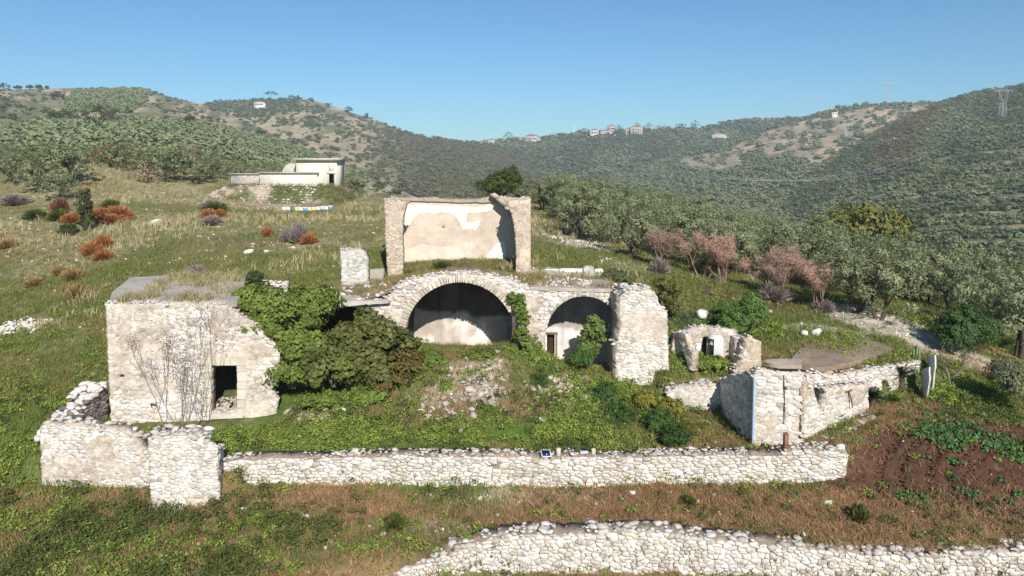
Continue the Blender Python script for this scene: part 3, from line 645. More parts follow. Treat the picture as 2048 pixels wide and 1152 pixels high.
# pale stones on top of that dark wall
me = o.data
tag(o, 'short sloping wall with dark face leaning to the house corner', 'wall')
rr = np.random.default_rng(5); pos = []
for k in range(120):
    t = rr.random(); q = p.at(np.array([t * L]), -rr.uniform(0, 1.1))[0]; pos.append((q[0], q[1], np.interp(t, [0, .2, .4, .62, .85, 1], [0.05, .35, .6, 1.05, 1.5, 1.4]) + rr.uniform(-.08, .1)))
mb = MB(); rocks(mb, pos, rr.uniform(.12, .27, 120), mixc(ST_L, ST_D, rr.random(120) ** 1.5), 9, flat=.7, mat=0); cap = mb.obj('cap_stones', M_stone, None); cap.parent = o

# ---- dry stone terrace walls
p = Path([(447, 27.3), (640, 27.35), (1000, 27.4), (1400, 27.5), (1640, 27.6), (1688, 27.7), (1697, 28.9)], 940)
top = [(447,914),(500,912),(560,909),(600,910),(660,908),(710,906),(760,908),(800,903),(860,907),(930,905),(1000,906),(1050,905),(1090,912),(1150,906),(1230,909),(1300,905),(1350,905),(1440,902),(1500,904),(1550,905),(1562,896),(1620,893),(1660,894),(1690,897),(1699,903)]
o = masonry('dry_stone_wall', p, [(a_, b_ + 7) for a_, b_ in top] + [(1700,972),(1690,978),(1500,988),(1200,990),(1000,986),(600,992),(447,984)], 0.7, stone=(0.23,0.11), plaster=0, prot=0.075, seed=31, tops=0.14, mo=np.array([.3,.24,.185]), drop=.3, rag=0.05,  # dark core colour paints shade and dirt into the joints
    colL=np.array([.73,.69,.635]), colD=np.array([.47,.42,.36]), cell=0.14)
tag(o, 'straight pale dry stone wall holding up the grassy courtyard', 'dry stone wall')
p = Path([(770, 22.9), (850, 23.3), (960, 23.9), (1080, 24.15), (1300, 24.2), (1500, 24.1), (1750, 23.8), (1900, 23.6), (2120, 23.5), (2500, 23.3)], 1100)
top = [(762,1165),(800,1145),(850,1122),(900,1102),(960,1084),(1000,1076),(1050,1068),(1150,1060),(1250,1054),(1320,1055),(1400,1066),(1500,1075),(1600,1086),(1700,1097),(1850,1104),(1900,1098),(2048,1092),(2200,1088),(2400,1085)]
o = masonry('dry_stone_wall', p, [(a_, b_ + (9 if a_ > 1100 else 0)) for a_, b_ in top] + [(2400,1230),(2048,1210),(1700,1190),(1400,1170),(1200,1162),(1000,1168),(900,1180),(762,1220)], 0.8, stone=(0.19,0.12), plaster=0, prot=0.08, seed=32, tops=0.2, mo=np.array([.3,.24,.185]), drop=.28, rag=0.06,  # joint gaps shaded by the same dark core colour
    colL=np.array([.76,.72,.67]), colD=np.array([.47,.42,.37]), cell=0.14)
tag(o, 'curving white dry stone wall along the bottom edge, nearest the viewer', 'dry stone wall')
for (u, v, Y, hgt, wd, lab) in ((1117, 909, 27.75, .27, .15, 'small upright pale stone on the terrace wall beside the solar panel'), (1187, 910, 27.75, .26, .15, 'small upright tan stone on the terrace wall right of the grey box'), (711, 908, 27.7, .24, .24, 'squat cut stone block standing on the left stretch of the terrace wall')):
    mb = MB(); c = P(u, v, Y); box(mb, (c[0], c[1], c[2] + hgt / 2 - .04), (wd, .14, hgt + .08), (.58,.52,.42), jit=.03, bev=.02); tag(mb.obj('marker_stone', M_stone), lab, 'stone')
# solar panel and grey box
c = P(1092, 914, 27.5); t = thing('solar_panel', c, 'small tilted solar panel in a white frame on the terrace wall', 'solar panel')
mb = MB(); ca = math.radians(40)
def tilted(mb, w, h, d, col, off=0):
    V = []
    for y in (0, d):
        for sx, sy in ((-1, -1), (1, -1), (1, 1), (-1, 1)):
            q = sy * h / 2; V.append((sx * w / 2 - 0.02 * sy, q * math.cos(ca) - (y + off) * math.sin(ca), .14 + q * math.sin(ca) + (y + off) * math.cos(ca)))
    mb.add(V, [(3, 2, 1, 0), (4, 5, 6, 7), (0, 1, 5, 4), (1, 2, 6, 5), (2, 3, 7, 6), (3, 0, 4, 7)], col)
tilted(mb, .37, .3, .025, (.75,.77,.8)); o = mb.obj('frame', M_paint, t)
mb = MB(); tilted(mb, .31, .24, .006, (.012,.014,.05), .028); mb.obj('cells', M_glass, t)
mb = MB(); tube(mb, [(0, .08, -.15), (0, .02, .13)], .02, 6, (.5,.5,.5)); mb.obj('bracket', M_metal, t)
c = P(1168, 910, 27.8); mb = MB(); box(mb, (c[0], c[1], c[2] + .05), (.27, .2, .12), (.55,.58,.62), bev=.012); box(mb, (c[0], c[1], c[2] + .125), (.3, .23, .03), (.62,.65,.68), bev=.008)
tag(mb.obj('metal_box', M_paint), 'small pale grey box on top of the terrace wall between two upright stones', 'box')
c = P(1574, 905, 27.75); mb = MB(); z1_ = P(1576, 868, 27.75)[2]
box(mb, (c[0], c[1], (c[2] + z1_) / 2 - .1), (.035, .13, z1_ - c[2] + .3), (.16,.07,.04)); box(mb, (c[0] - .07, c[1] - .07, (c[2] + z1_) / 2 - .1), (.14, .025, z1_ - c[2] + .3), (.2,.085,.045)); box(mb, (c[0] - .07, c[1] + .07, (c[2] + z1_) / 2 - .1), (.14, .025, z1_ - c[2] + .3), (.2,.085,.045))
tag(mb.obj('steel_post', M_metal), 'rusty brown steel post rising from the terrace wall', 'post')

# ---- vaulted ruin in the middle
vr = thing('vaulted_ruin', P(930, 760, 36), 'ruined building with two large open stone vaults behind the overgrown mound', 'ruin')
pv = Path([(585, 36.0), (1250, 36.0)], 620); x0v = pv.p[0][0]
def ell(cu, vs, a, b, n=28, t0=0, t1=PI): return [(cu + a * math.cos(t), vs - b * math.sin(t)) for t in np.linspace(t0, t1, n)]
arch1 = ell(920, 672, 111, 110) + [(809, 860), (1031, 860)]
arch2 = ell(1168, 668, 77, 78) + [(1091, 860), (1245, 860)]
arch3 = [(735, 740), (744, 668), (738, 640), (722, 622), (705, 613), (660, 613), (625, 622), (600, 640), (585, 670), (585, 740)]
front = [(583,614),(655,607),(700,604),(770,600),(782,588),(795,572),(812,562),(835,556),(880,549),(920,547),(960,549),(1005,556),(1035,566),(1060,574),(1085,578),(1120,582),(1180,584),(1252,586),(1252,870),(583,870)]
child(masonry('front_wall', pv, front, 0.7, [arch1, arch2, arch3], stone=(0.25,0.15), plaster=0.28, prot=0.06, seed=41, tops=0.16, cell=0.12, rag=.04), vr)
def arch_ring(mb, cu, vs, a, b, wd, n, off0, off1, r, t0=0.05, t1=PI - .05, col=(.56,.49,.4)):
    ts = np.r_[0, np.cumsum(r.uniform(.55, 1.5, n))]; ts = t0 + (t1 - t0) * ts / ts[-1]
    for k in range(n):
        g = 0.006; e = r.uniform(-2.5, 3) - 3 * (r.random() < .12); q = [(cu + (a + d) * math.cos(t), vs - (b + d) * math.sin(t)) for d, t in ((-2, ts[k] + g), (wd + e, ts[k] + g), (wd + e, ts[k + 1] - g), (-2, ts[k + 1] - g))]
        prism(mb, pv, q, off0, off1 + r.uniform(-.06, .03), np.array(col) * r.uniform(.72, 1.15))
mb = MB(); arch_ring(mb, 920, 672, 111, 110, 13, 44, -0.72, 0.12, r, 0.45, PI - .1); arch_ring(mb, 920, 673, 124, 121, 6, 30, -0.72, 0.06, r, 0.75, PI - .75, (.62,.57,.5)); child(mb.obj('arch_ring', M_plaster), vr)
mb = MB(); arch_ring(mb, 1168, 668, 77, 78, 7, 26, -0.5, 0.07, r, 0.2, PI - .15, (.5,.46,.4)); child(mb.obj('arch_ring', M_plaster), vr)
mb = MB(); prism(mb, pv, ragged([(655,603),(700,600),(778,598),(782,603),(740,607),(700,610),(655,613)], r, 1.0), -1.6, 0.35, (.5,.45,.38)); child(mb.obj('roof_slab', M_conc), vr)
def vault(mb, cu, vs, a, b, y0, y1, col, zbot, t0=0, t1=PI, inset=0.0, colf=None):
    path = pv; pts = [path.sz(cu + a * math.cos(t), vs - b * math.sin(t)) for t in np.linspace(t0, t1, 36)]
    if t0 == 0: pts = [(pts[0][0], z) for z in np.linspace(zbot, pts[0][1], 9)[:-1]] + pts
    if t1 >= PI - .01: pts = pts + [(pts[-1][0], z) for z in np.linspace(pts[-1][1], zbot, 9)[1:]]
    pts = np.array(pts); ms = 18; V = []; Cc = []
    for k in range(ms + 1):
        y = y0 + (y1 - y0) * k / ms; xy = np.stack([path.at(pts[:, 0])[:, 0], np.full(len(pts), y)], 1)
        V.append(np.concatenate([xy, pts[:, 1:]], 1))
    V = np.array(V); n = len(pts); idx = np.arange((ms + 1) * n).reshape(ms + 1, n)
    q = np.stack([idx[:-1, :-1], idx[:-1, 1:], idx[1:, 1:], idx[1:, :-1]], -1).reshape(-1, 4); v = V.reshape(-1, 3)
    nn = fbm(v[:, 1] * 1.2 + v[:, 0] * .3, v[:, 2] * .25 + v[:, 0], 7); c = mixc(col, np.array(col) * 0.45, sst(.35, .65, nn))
    mb.add(v, q, c)
Y1 = 36.65
mb = MB(); vault(mb, 920, 672, 112.5, 111.5, Y1, 39.75, (.09,.064,.046), -0.8); child(mb.obj('vault', M_stain_shade), vr)  # near-black lining holds the vault's deep shade as well as soot
mb = MB(); vault(mb, 1168, 668, 78, 79, Y1, 38.75, (.34,.30,.26), -0.8); child(mb.obj('vault', M_stain_shade), vr)
mb = MB(); vault(mb, 660, 668, 86, 56, Y1 - .6, 39.5, (.12,.09,.07), -0.5); child(mb.obj('vault', M_stain_shade), vr)
# back walls of the vaults
pw = Path([tuple((pv.p[0][0] - 1, 39.7)), tuple((pv.p[1][0] + 1, 39.7))], world=True)
pw2 = Path([tuple((pv.p[0][0] - 1, 38.7)), tuple((pv.p[1][0] + 1, 38.7))], world=True)
def arch_sz(cu, vs, a, b, grow_=0.1):
    c = [pv.sz(cu + a * math.cos(t), vs - b * math.sin(t)) for t in np.linspace(0, PI, 30)]
    cx = pv.sz(cu, vs); c = [(q[0] + 1 + (q[0] - cx[0]) * grow_, q[1] + max(0, (q[1] - cx[1])) * grow_) for q in c]
    return c + [(c[-1][0], -1), (c[0][0], -1)]
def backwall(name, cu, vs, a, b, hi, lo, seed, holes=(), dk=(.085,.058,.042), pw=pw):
    poly = arch_sz(cu, vs, a, b); mb = MB(); pa = np.array(poly); s0, z0 = pa.min(0); s1, z1 = pa.max(0); cell = .14
    gs = np.arange(s0, s1 + cell, cell); gz = np.arange(z0, z1 + cell, cell); GS, GZ = np.meshgrid(gs, gz)
    k = pip(GS[:-1, :-1] + cell / 2, GZ[:-1, :-1] + cell / 2, poly)
    for h in holes: k &= ~pip(GS[:-1, :-1] + cell / 2, GZ[:-1, :-1] + cell / 2, h)
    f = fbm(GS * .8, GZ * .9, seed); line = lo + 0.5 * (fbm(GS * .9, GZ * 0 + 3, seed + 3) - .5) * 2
    t = sst(-.12, .12, GZ - line); c = cm(np.array(hi), np.array(dk), t * (0.8 + 0.2 * f)); st_ = sst(.42, .6, f) * (seed == 51); c = cm(c, np.array((.40,.34,.27)), (1 - t) * st_ * .75 + 0 * t); c = c * (0.75 + .45 * fbm(GS * 2.5, GZ * 1.5, seed + 1))[..., None]  # plaster darker above the line: vault shade painted in, with stains
    str_ = sst(.55, .75, fbm(GS * 3.5, GZ * .3, seed + 5)); c = cm(c, c * .6, str_ * .8)
    id_ = np.arange(GS.size).reshape(GS.shape); q = np.stack([id_[:-1, :-1], id_[:-1, 1:], id_[1:, 1:], id_[1:, :-1]], -1)[k]
    xy = pw.at(GS.ravel(), 0.02 * fbm(GS.ravel() * 2, GZ.ravel() * 2, 3)); v = np.concatenate([xy, GZ.reshape(-1, 1)], 1)
    m = len(v); vb = v + [0, .25, 0]; mb.add(np.concatenate([v, vb]), np.concatenate([q, q[:, ::-1] + m]), np.tile(c.reshape(-1, 3), (2, 1))); child(mb.obj(name, M_plaster), vr)
backwall('back_wall', 920, 672, 112, 111, (.76,.72,.66), P(900, 627, 39.7)[2], 51)  # dark tone begins at the upper edge of the sunlit patch
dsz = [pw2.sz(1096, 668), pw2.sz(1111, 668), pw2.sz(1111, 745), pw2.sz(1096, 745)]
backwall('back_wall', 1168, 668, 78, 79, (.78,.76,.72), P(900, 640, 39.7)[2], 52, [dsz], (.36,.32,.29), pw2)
mb = MB(); q0 = dsz[0]; q1 = dsz[1]
mb2 = MB(); prism(mb2, pw2, [(q0[0] - .02, q0[1]), (q1[0] + .02, q1[1]), (q1[0] + .02, -.5), (q0[0] - .02, -.5)], -.5, -.27, (.05,.03,.02), sz=True); child(mb2.obj('dark_doorway', M_stain_shade), vr)
mb = MB(); prism(mb, pw2, [(q0[0] - .1, q0[1] - .02), (q1[0] + .12, q1[1] - .02), (q1[0] + .12, q1[1] + .1), (q0[0] - .1, q0[1] + .1)], -.1, .05, (.22,.12,.07), sz=True)
prism(mb, pw2, [(q1[0], -.4), (q1[0] + .1, -.4), (q1[0] + .1, q1[1] - .02), (q1[0], q1[1] - .02)], -.1, .05, (.3,.18,.1), sz=True); child(mb.obj('door_frame', M_bark), vr)
# terrace over the vaults
TT = TPS(pp([(583,612,36.1),(655,606,36.1),(700,602,36.1),(770,597,36.2),(800,572,36.2),(835,557,36.1),(880,550,36.1),(920,548,36.1),(960,550,36.1),(1005,557,36.1),(1060,575,36.1),(1120,582,36.1),(1250,586,36.1),
    (600,592,39),(700,580,38.5),(800,560,39),(860,550,39),(920,543,38.6),(1000,550,39),(1080,563,38.5),(1180,568,38.5),(1240,570,38.5),(640,578,41),(720,568,41),(800,556,42.4),(900,546,42.4),(1000,549,42.4),(1100,553,42),(1240,556,42)]), 0.005)
gx = np.arange(P(560,600,36)[0], P(1252,600,36)[0], .22); gy = np.r_[np.arange(36.03, 42.6, .22)]; GX, GY = np.meshgrid(gx, gy)
def terr_z(x, y): return TT(np.asarray(x, float), np.clip(y, 36.05, 42.4)) + .14 * (fbm(np.asarray(x) * 1.1, np.asarray(y) * 1.1, 4) - .5)
GZ = terr_z(GX, GY); id_ = np.arange(GX.size).reshape(GX.shape); q = np.stack([id_[:-1, :-1], id_[:-1, 1:], id_[1:, 1:], id_[1:, :-1]], -1).reshape(-1, 4)
tw = np.stack([sst(.5, .6, fbm(GX * .7, GY * .7, 8)), sst(.45, .6, fbm(GX * .5, GY * .5, 12))], -1)
c = cm(cm(C_rub * .85, np.array(srgb(150,140,120)), tw[..., 0]), C_dry * .7, tw[..., 1] * (GX < 1.2)) 
c = np.where((GX > 1.6)[..., None], cm(np.array((.42,.35,.28)), np.array((.34,.28,.2)), tw[..., 0]), c)
mb = MB(); v = np.stack([GX, GY, GZ], -1); mb.add(v.reshape(-1, 3), q, c.reshape(-1, 3))
for e, ed in ((v[:, 0], 0), (v[:, -1], 1), (v[-1], 0)):       # skirts so the roof has thickness
    m = len(e); lo = e - [0, 0, 1.2]; vv = np.concatenate([e, lo]); i = np.arange(m - 1); mb.add(vv, np.stack([i, i + 1, i + 1 + m, i + m], 1), (.36,.3,.24))
child(mb.obj('terrace_roof', M_ground, smooth=True), vr)
# cut slab edge over the right vault
mb = MB(); prism(mb, pv, ragged([(1060,572),(1100,574),(1180,577),(1252,579),(1252,585),(1180,583),(1100,581),(1060,579)], r, .6), -.3, 0.1, (.46,.41,.34)); child(mb.obj('roof_edge', M_conc), vr)

# ---- tall pier wall right of the vaults
pq = Path([(1234, 34.0), (1337, 34.2)], 680)
o = masonry('buttress_wall', pq, [(1232,800),(1232,745),(1231,700),(1240,660),(1238,620),(1240,596),(1250,583),(1262,580),(1308,582),(1316,598),(1318,606),(1335,628),(1337,700),(1337,800)], 1.9, stone=(0.24,0.135), plaster=0.42, prot=0.035, seed=61, tops=0.2,
    plbias=lambda s, z: .3 * np.exp(-(((s - 1.1) / .8) ** 2 + ((z - 3.2) / .9) ** 2)) - .1)
tag(o, 'tall thick wall stub of pale stone standing right of the smaller vault', 'wall')

# ---- upper chapel
ch = thing('roofless_chamber', P(915, 548, 43), 'roofless plastered chamber standing on the terrace above the big vault', 'ruin')
pc = Path([(768, 42.0), (1062, 42.0)], 480); CC = np.array([.60,.50,.39])
lp = [(775,556),(771,480),(768,400),(800,401),(820,401),(812,412),(808,428),(805,450),(806,520),(805,556)]
child(masonry('left_pier', pc, lp, .55, stone=(.22,.12), plaster=.4, prot=.025, seed=71, tops=.1, colL=CC*1.05, colD=CC*.75, mo=CC*.8, pl=CC*.95), ch)
rp_ = [(1060,560),(1060,470),(1061,398),(1040,401),(1016,400),(1014,408),(1022,425),(1027,445),(1030,470),(1032,510),(1031,560)]
child(masonry('right_pier', pc, rp_, .55, stone=(.2,.12), plaster=.35, prot=.03, seed=72, tops=.1, colL=CC*1.05, colD=CC*.7, mo=CC*.8, pl=CC, cell=.08), ch)
pk = Path([tuple(pc.p[0] + [0, 3.0]), tuple(pc.p[1] + [0, 3.0])], world=True); w_ = pk.S[-1]; zt_ = P(850, 400, 42)[2]; zb_ = P(850,548,42)[2] - .6
kw = lambda u, v: pk.sz(u, v)
hs = [[kw(808,452), kw(817,452), kw(816,458), kw(808,458)], [kw(885,452), kw(889,452), kw(889,457), kw(885,457)]]
tp = [kw(u, v) for u, v in ((800,397),(840,397),(900,400),(960,400),(985,394),(1030,396))]
child(masonry('back_wall', pk, [(0, zb_), (w_, zb_), (w_, zt_)] + tp[::-1] + [(0, zt_)], .5, hs, stone=(.5,.3), plaster=1.3, prot=.02, seed=73, tops=.12, sz=True, fm=M_plaster, pl=np.array([.575,.485,.385]), mo=CC, cell=.1, rag=.01), ch)
r5 = np.random.default_rng(8); mb = MB(); WH = (.74,.70,.635)
prism(mb, pk, ragged([(812,408),(905,412),(955,415),(985,410),(984,420),(972,424),(960,425),(935,426),(932,443),(940,444),(960,440),(958,452),(948,462),(945,458),(925,460),(920,445),(910,432),(895,426),(880,425),(870,428),(860,426),(838,428),(828,436),(820,450),(806,452),(806,440),(810,424)], r5, 1.0, 8), .0, .05, WH)
prism(mb, pk, ragged([(803,498),(815,499),(825,496),(840,488),(870,492),(880,494),(915,491),(945,484),(943,512),(943,530),(803,530)], r5, 1.0, 8), .0, .045, (.66,.585,.48))
prism(mb, pk, ragged([(990,490),(1000,484),(1010,482),(1012,530),(965,530),(975,508)], r5, 1.0, 8), .0, .05, WH); child(mb.obj('white_plaster', M_plaster), ch)
ps = Path([tuple(pc.p[0] + [.55, .55]), tuple(pc.p[0] + [.55, 3.0])], world=True)
child(masonry('side_wall', ps, [(0, zb_), (2.44, zb_), (2.44, zt_), (0, zt_)], .53, stone=(.5,.3), plaster=.9, prot=.02, seed=74, tops=.12, sz=True, pl=CC*1.1, mo=CC, cell=.2), ch)
ps = Path([tuple(pc.p[1] + [-.02, .55]), tuple(pc.p[1] + [-.02, 3.0])], world=True)
child(masonry('side_wall', ps, [(0, zb_), (2.44, zb_), (2.44, zt_), (0, zt_)], .7, stone=(.5,.3), plaster=.9, prot=.02, seed=75, tops=.12, sz=True, pl=CC, mo=CC, cell=.2), ch)
mb = MB(); crv = [pc.sz(u, v) for u, v in ((977,393),(990,402),(1008,418),(1020,440),(1028,470),(1032,510),(1032,556))]
for k in range(len(crv) - 1):
    for m_ in range(8):
        ya, yb = 42.54 + m_ * .3, 42.54 + (m_ + 1) * .3; a_, b_ = crv[k], crv[k + 1]; xa, xb = pc.at([a_[0]])[0][0], pc.at([b_[0]])[0][0]
        if k < 3 and m_ < (6, 5, 3)[k]: continue
        V = [(xa, ya, a_[1]), (xb, ya, b_[1]), (xb, yb, b_[1]), (xa, yb, a_[1])]; V = V + [(x + .28, y, z + .12) for x, y, z in V]
        mb.add(V, [(0, 3, 2, 1), (4, 5, 6, 7), (0, 1, 5, 4), (2, 3, 7, 6), (1, 2, 6, 5), (3, 0, 4, 7)], np.array((.42,.36,.3)) * r5.uniform(.9, 1.1))
child(mb.obj('vault_fragment', M_plaster), ch)
mb = MB(); prism(mb, pk, ragged([(772,396),(840,396),(905,399),(962,398),(985,391),(1000,396),(1058,397),(1058,402),(1000,404),(960,405),(900,404),(840,402),(772,402)], r5, .8, 8), -.55, .16, (.42,.35,.27)); child(mb.obj('coping', M_conc), ch)

# ---- small pieces on the terrace
p = Path([(680, 40.2), (735, 40.3)], 540)
o = masonry('stone_pillar', p, [(682,582),(682,540),(680,501),(722,499),(733,508),(736,520),(736,560),(736,575)], .8, stone=(.34,.22), plaster=.12, prot=.03, seed=81, tops=.1, colL=np.array([.66,.64,.6]), colD=np.array([.5,.48,.44]), mo=np.array([.5,.46,.4]))
tag(o, 'short square white stone pillar left of the roofless chamber', 'pillar')
p = Path([(737, 41.6), (768, 41.6)], 545); mb = MB(); prism(mb, p, [(737,560),(737,539),(767,538),(767,562)], -.3, 0, (.4,.37,.31)); tag(mb.obj('low_parapet', M_plaster), 'low grey parapet stub between white pillar and chamber', 'parapet')
p = Path([(1074, 43.2), (1205, 43.2)], 545); mb = MB()
prism(mb, p, ragged([(1074,542),(1090,538),(1165,538),(1166,558),(1078,558)], r, .8, 9), -.3, 0, (.78,.76,.71)); prism(mb, p, ragged([(1190,539),(1205,538),(1209,545),(1206,558),(1190,558)], r, .8, 9), -.3, 0, (.78,.76,.71))
tag(mb.obj('low_wall', M_plaster), 'low whitewashed wall strip right of the roofless chamber', 'wall')
p = Path([(1166, 43.0), (1190, 43.0)], 545); mb = MB(); prism(mb, p, [(1167,556),(1167,536),(1173,533),(1187,534),(1188,556)], -.6, 0, (.46,.43,.38)); tag(mb.obj('gate_block', M_conc), 'square grey block set in the low white wall', 'block')

# ---- little round chamber
nc = thing('small_chamber_ruin', P(1405, 738, 34.6), 'small roofless chamber with a rounded niche below the pale boulder', 'ruin')
p = Path([(1345, 35.3), (1412, 35.4), (1462, 34.9), (1474, 34.2)], 690)
child(masonry('back_wall', p, [(1345,745),(1343,700),(1350,668),(1372,662),(1385,654),(1410,653),(1432,656),(1461,661),(1463,672),(1470,675),(1472,700),(1466,750)], .5, [[(1403,728),(1404,690),(1405,676),(1412,673),(1419,676),(1421,690),(1420,728)]], stone=(.26,.16), plaster=.6, prot=.03, seed=91, tops=.13, cell=.08), nc)
p = Path([(1348, 35.3), (1384, 33.7)], 700)
child(masonry('side_wall', p, [(1346,668),(1356,664),(1372,668),(1380,700),(1384,705),(1384,742),(1376,738),(1368,705),(1358,680)], .35, stone=(.3,.2), plaster=.7, prot=.02, seed=92, tops=.1, cell=.07), nc)
mb = MB(); cxy = P(1431, 700, 34.75); zt_n, zb_n = P(1431,668,34.7)[2], P(1431,742,34.7)[2] - .3; V = []; nn_ = 22; rad = .42
ring = []
for k, (zz, rr_) in enumerate(((zb_n, 1.0), (zb_n + .8, 1.0), (zt_n - .45, .98), (zt_n - .2, .88), (zt_n - .05, .6), (zt_n, .25), (zt_n - .06, .2), (zt_n - .5, .75), (zb_n, .8))):
    for q in range(nn_): t = 2 * PI * q / nn_; V.append((cxy[0] + rad * rr_ * math.cos(t), cxy[1] + rad * rr_ * math.sin(t) * .9, zz))
fq = [(k * nn_ + q, k * nn_ + (q + 1) % nn_, (k + 1) * nn_ + (q + 1) % nn_, (k + 1) * nn_ + q) for k in range(8) for q in range(nn_) if not (k in (1, 2, 7) and 11 <= q <= 14)]
mb.add(V, fq, (.60,.57,.52)); child(mb.obj('rounded_niche', M_plaster), nc)
p = Path([(1478, 33.6), (1524, 33.8)], 710)
o = masonry('wall_stub', p, [(1468,770),(1470,742),(1478,735),(1485,712),(1492,682),(1503,672),(1508,680),(1522,684),(1523,730),(1523,775)], .6, stone=(.34,.22), plaster=.7, prot=.03, seed=93, tops=.13, pl=np.array([.56,.47,.36]))
tag(o, 'tall narrow tan wall stub between small chamber and blue pipe', 'wall')
p = Path([(1330, 32.7), (1442, 33.0)], 800)
o = masonry('retaining_wall', p, [(1330,860),(1340,800),(1333,790),(1350,777),(1372,776),(1400,770),(1440,772),(1450,780),(1446,860)], .7, stone=(.36,.2), plaster=.7, prot=.04, seed=94, tops=.16, pl=np.array([.64,.6,.54]))
tag(o, 'low plastered retaining wall beside the shaded yard left of the blue pipe', 'wall')

# ---- roofed room ruin at the right
rb = thing('stone_room', P(1600, 880, 30), 'broken stone room with cracked front and a notch in its side wall', 'ruined building')
pr1 = Path([(1506, 29.4), (1606, 29.2)], 820)
crk = [[(1567,842),(1565,800),(1568,760),(1574,758),(1572,800),(1571,842)][::1], [(1597,880),(1599,830),(1598,770),(1602,765),(1604,800),(1603,880)]]
child(masonry('front_wall', pr1, [(1503,892),(1507,752),(1512,744),(1520,738),(1530,740),(1560,745),(1585,745),(1604,745),(1607,890),(1590,894)], .55, crk, stone=(.26,.14), plaster=.42, prot=.035, seed=101, tops=.14, cell=.06,
    plbias=lambda s, z: .18 * sst(1.0, 2.2, z) - .08), rb)
pa_ = pr1.p[0]; far_ = P(1440, 775, 33.1)[:2]
ps = Path([tuple(far_), tuple(pa_ + [0.0, .35])], world=True); Ls = ps.S[-1]
child(masonry('side_wall', ps, [(0, -1.2), (Ls, -1.2), (Ls, 2.3), (Ls - .5, 2.35), (Ls * .6, 1.9), (Ls * .3, 1.5), (0, 1.1)], .5, stone=(.34,.2), plaster=.25, prot=.06, seed=102, tops=.15, sz=True), rb)
mb = MB(); sl = [P(1532,728,29.5), P(1560,722,29.2), P(1604,722,29.15), P(1605,716,29.8), P(1590,712,29.9), P(1545,710,29.9), P(1532,716,29.8)]; zz = P(1560,716,30)[2]
sl = [np.array([q[0], q[1], zz + .1 * (q[1] - 30)]) for q in sl]; slab(mb, sl, .14, (.40,.33,.26)); child(mb.obj('roof_slab', M_conc), rb)
mb = MB(); c = P(1600, 760, 29.5)
for uu, v0_, v1_ in ((1570, 752, 850), (1601, 752, 875)):
    A, B = P(uu, v0_, 29.1), P(uu, v1_, 29.1); tube(mb, [A + [0, .12, 0], (A + B) / 2 + [.03, .12, 0], B + [0, .12, 0]], .018, 6, (.10,.05,.035))
child(mb.obj('crack_line', M_metal), rb)  # dark tubes added to trace the cracks in the front wall
pr2 = Path([(1606, 29.6), (1737, 31.9)], 820)
child(masonry('right_wall', pr2, [(1606,900),(1607,760),(1608,752),(1618,764),(1628,780),(1632,800),(1640,818),(1648,826),(1651,800),(1652,776),(1668,776),(1700,772),(1737,769),(1737,850),(1700,870),(1650,888)], .5, stone=(.22,.12), plaster=.42, prot=.035, seed=103, tops=.16, cell=.08,
    plbias=lambda s, z: .15 * sst(.6, 1.6, z) - .06), rb)
mb = MB(); A, B, D = P(1697,782,31.0), P(1703,800,31.0), P(1705,815,31.0); tube(mb, [A, B, D], .03, 6, (.14,.06,.04)); tube(mb, [P(1692,784,30.9), P(1704,780,31.1)], .03, 6, (.14,.06,.04)); child(mb.obj('rusted_bracket', M_metal), rb)
pr3 = Path([(1606, 31.6), (1700, 32.2), (1845, 33.9)], 750)
o = masonry('retaining_wall', pr3, [(1608,830),(1612,752),(1640,748),(1680,752),(1735,742),(1800,731),(1842,722),(1843,800),(1740,822)], .6, [[(1762,775),(1763,765),(1768,761),(1775,763),(1777,776),(1776,792),(1762,792)]], stone=(.22,.13), plaster=.12, prot=.06, seed=104, tops=.2, cell=.09)
tag(o, 'rubble retaining wall with a small arched opening below the bare concrete pad', 'wall')
mb = MB(); pad = [P(1576,736,33.2), P(1640,750,32.4), P(1700,744,33.0), P(1790,718,34.8), P(1745,706,36), P(1690,694,37.0), P(1640,703,35.8), P(1600,712,34.6)]
pad = [np.array([q[0], q[1], max(q[2], float(ground_z(q[0], q[1])) + .1)]) for q in pad]; zav = np.mean([q[2] for q in pad]); pad = [np.array([q[0], q[1], q[2] * .5 + zav * .5 + .1]) for q in pad]
slab(mb, pad, .25, srgb(142,126,108)); tag(mb.obj('concrete_pad', M_conc), 'bare brown concrete floor slab in the grass above the rubble wall', 'slab')
mb = MB(); A, B = P(1509, 757, 29.25), P(1506, 884, 29.25); tube(mb, [A, (A + B) / 2, B], .055, 10, srgb(158,184,206)); o = mb.obj('drain_pipe', M_paint); tag(o, 'vertical light blue pipe on the corner of the stone room', 'pipe')
for i, (u0, u1, Ya, v0_, v1_, lab) in enumerate(((1855, 1867, 33.3, 712, 778, 'taller thin white slab leaning at the end of the rubble wall'), (1843, 1856, 32.6, 736, 788, 'shorter thin white slab standing in front of the taller leaning one'))):
    p = Path([(u0, Ya + .6), (u1, Ya - .3)], 750); mb = MB()
    prism(mb, p, ragged([(u0 - 2, v1_ + 4), (u0 + 1, v0_ + 2), (u1 + 2, v0_ - 2), (u1 + 3, v0_ + 20), (u1 - 3, v1_ + 6)], r, .7, 9), -.06, 0, (.72,.69,.63)); tag(mb.obj('stone_slab', M_stone), lab, 'stone slab')
p = Path([(1700, 30.2), (1770, 31.8)], 850)
o = masonry('low_rubble_wall', p, [(1640,890),(1680,872),(1720,848),(1750,832),(1768,826),(1772,832),(1740,860),(1650,905)], .4, stone=(.24,.14), plaster=0, prot=.06, seed=106, tops=.2, toprock=1.0)
tag(o, 'collapsed line of white rubble at the foot of the notched wall', 'rubble wall')

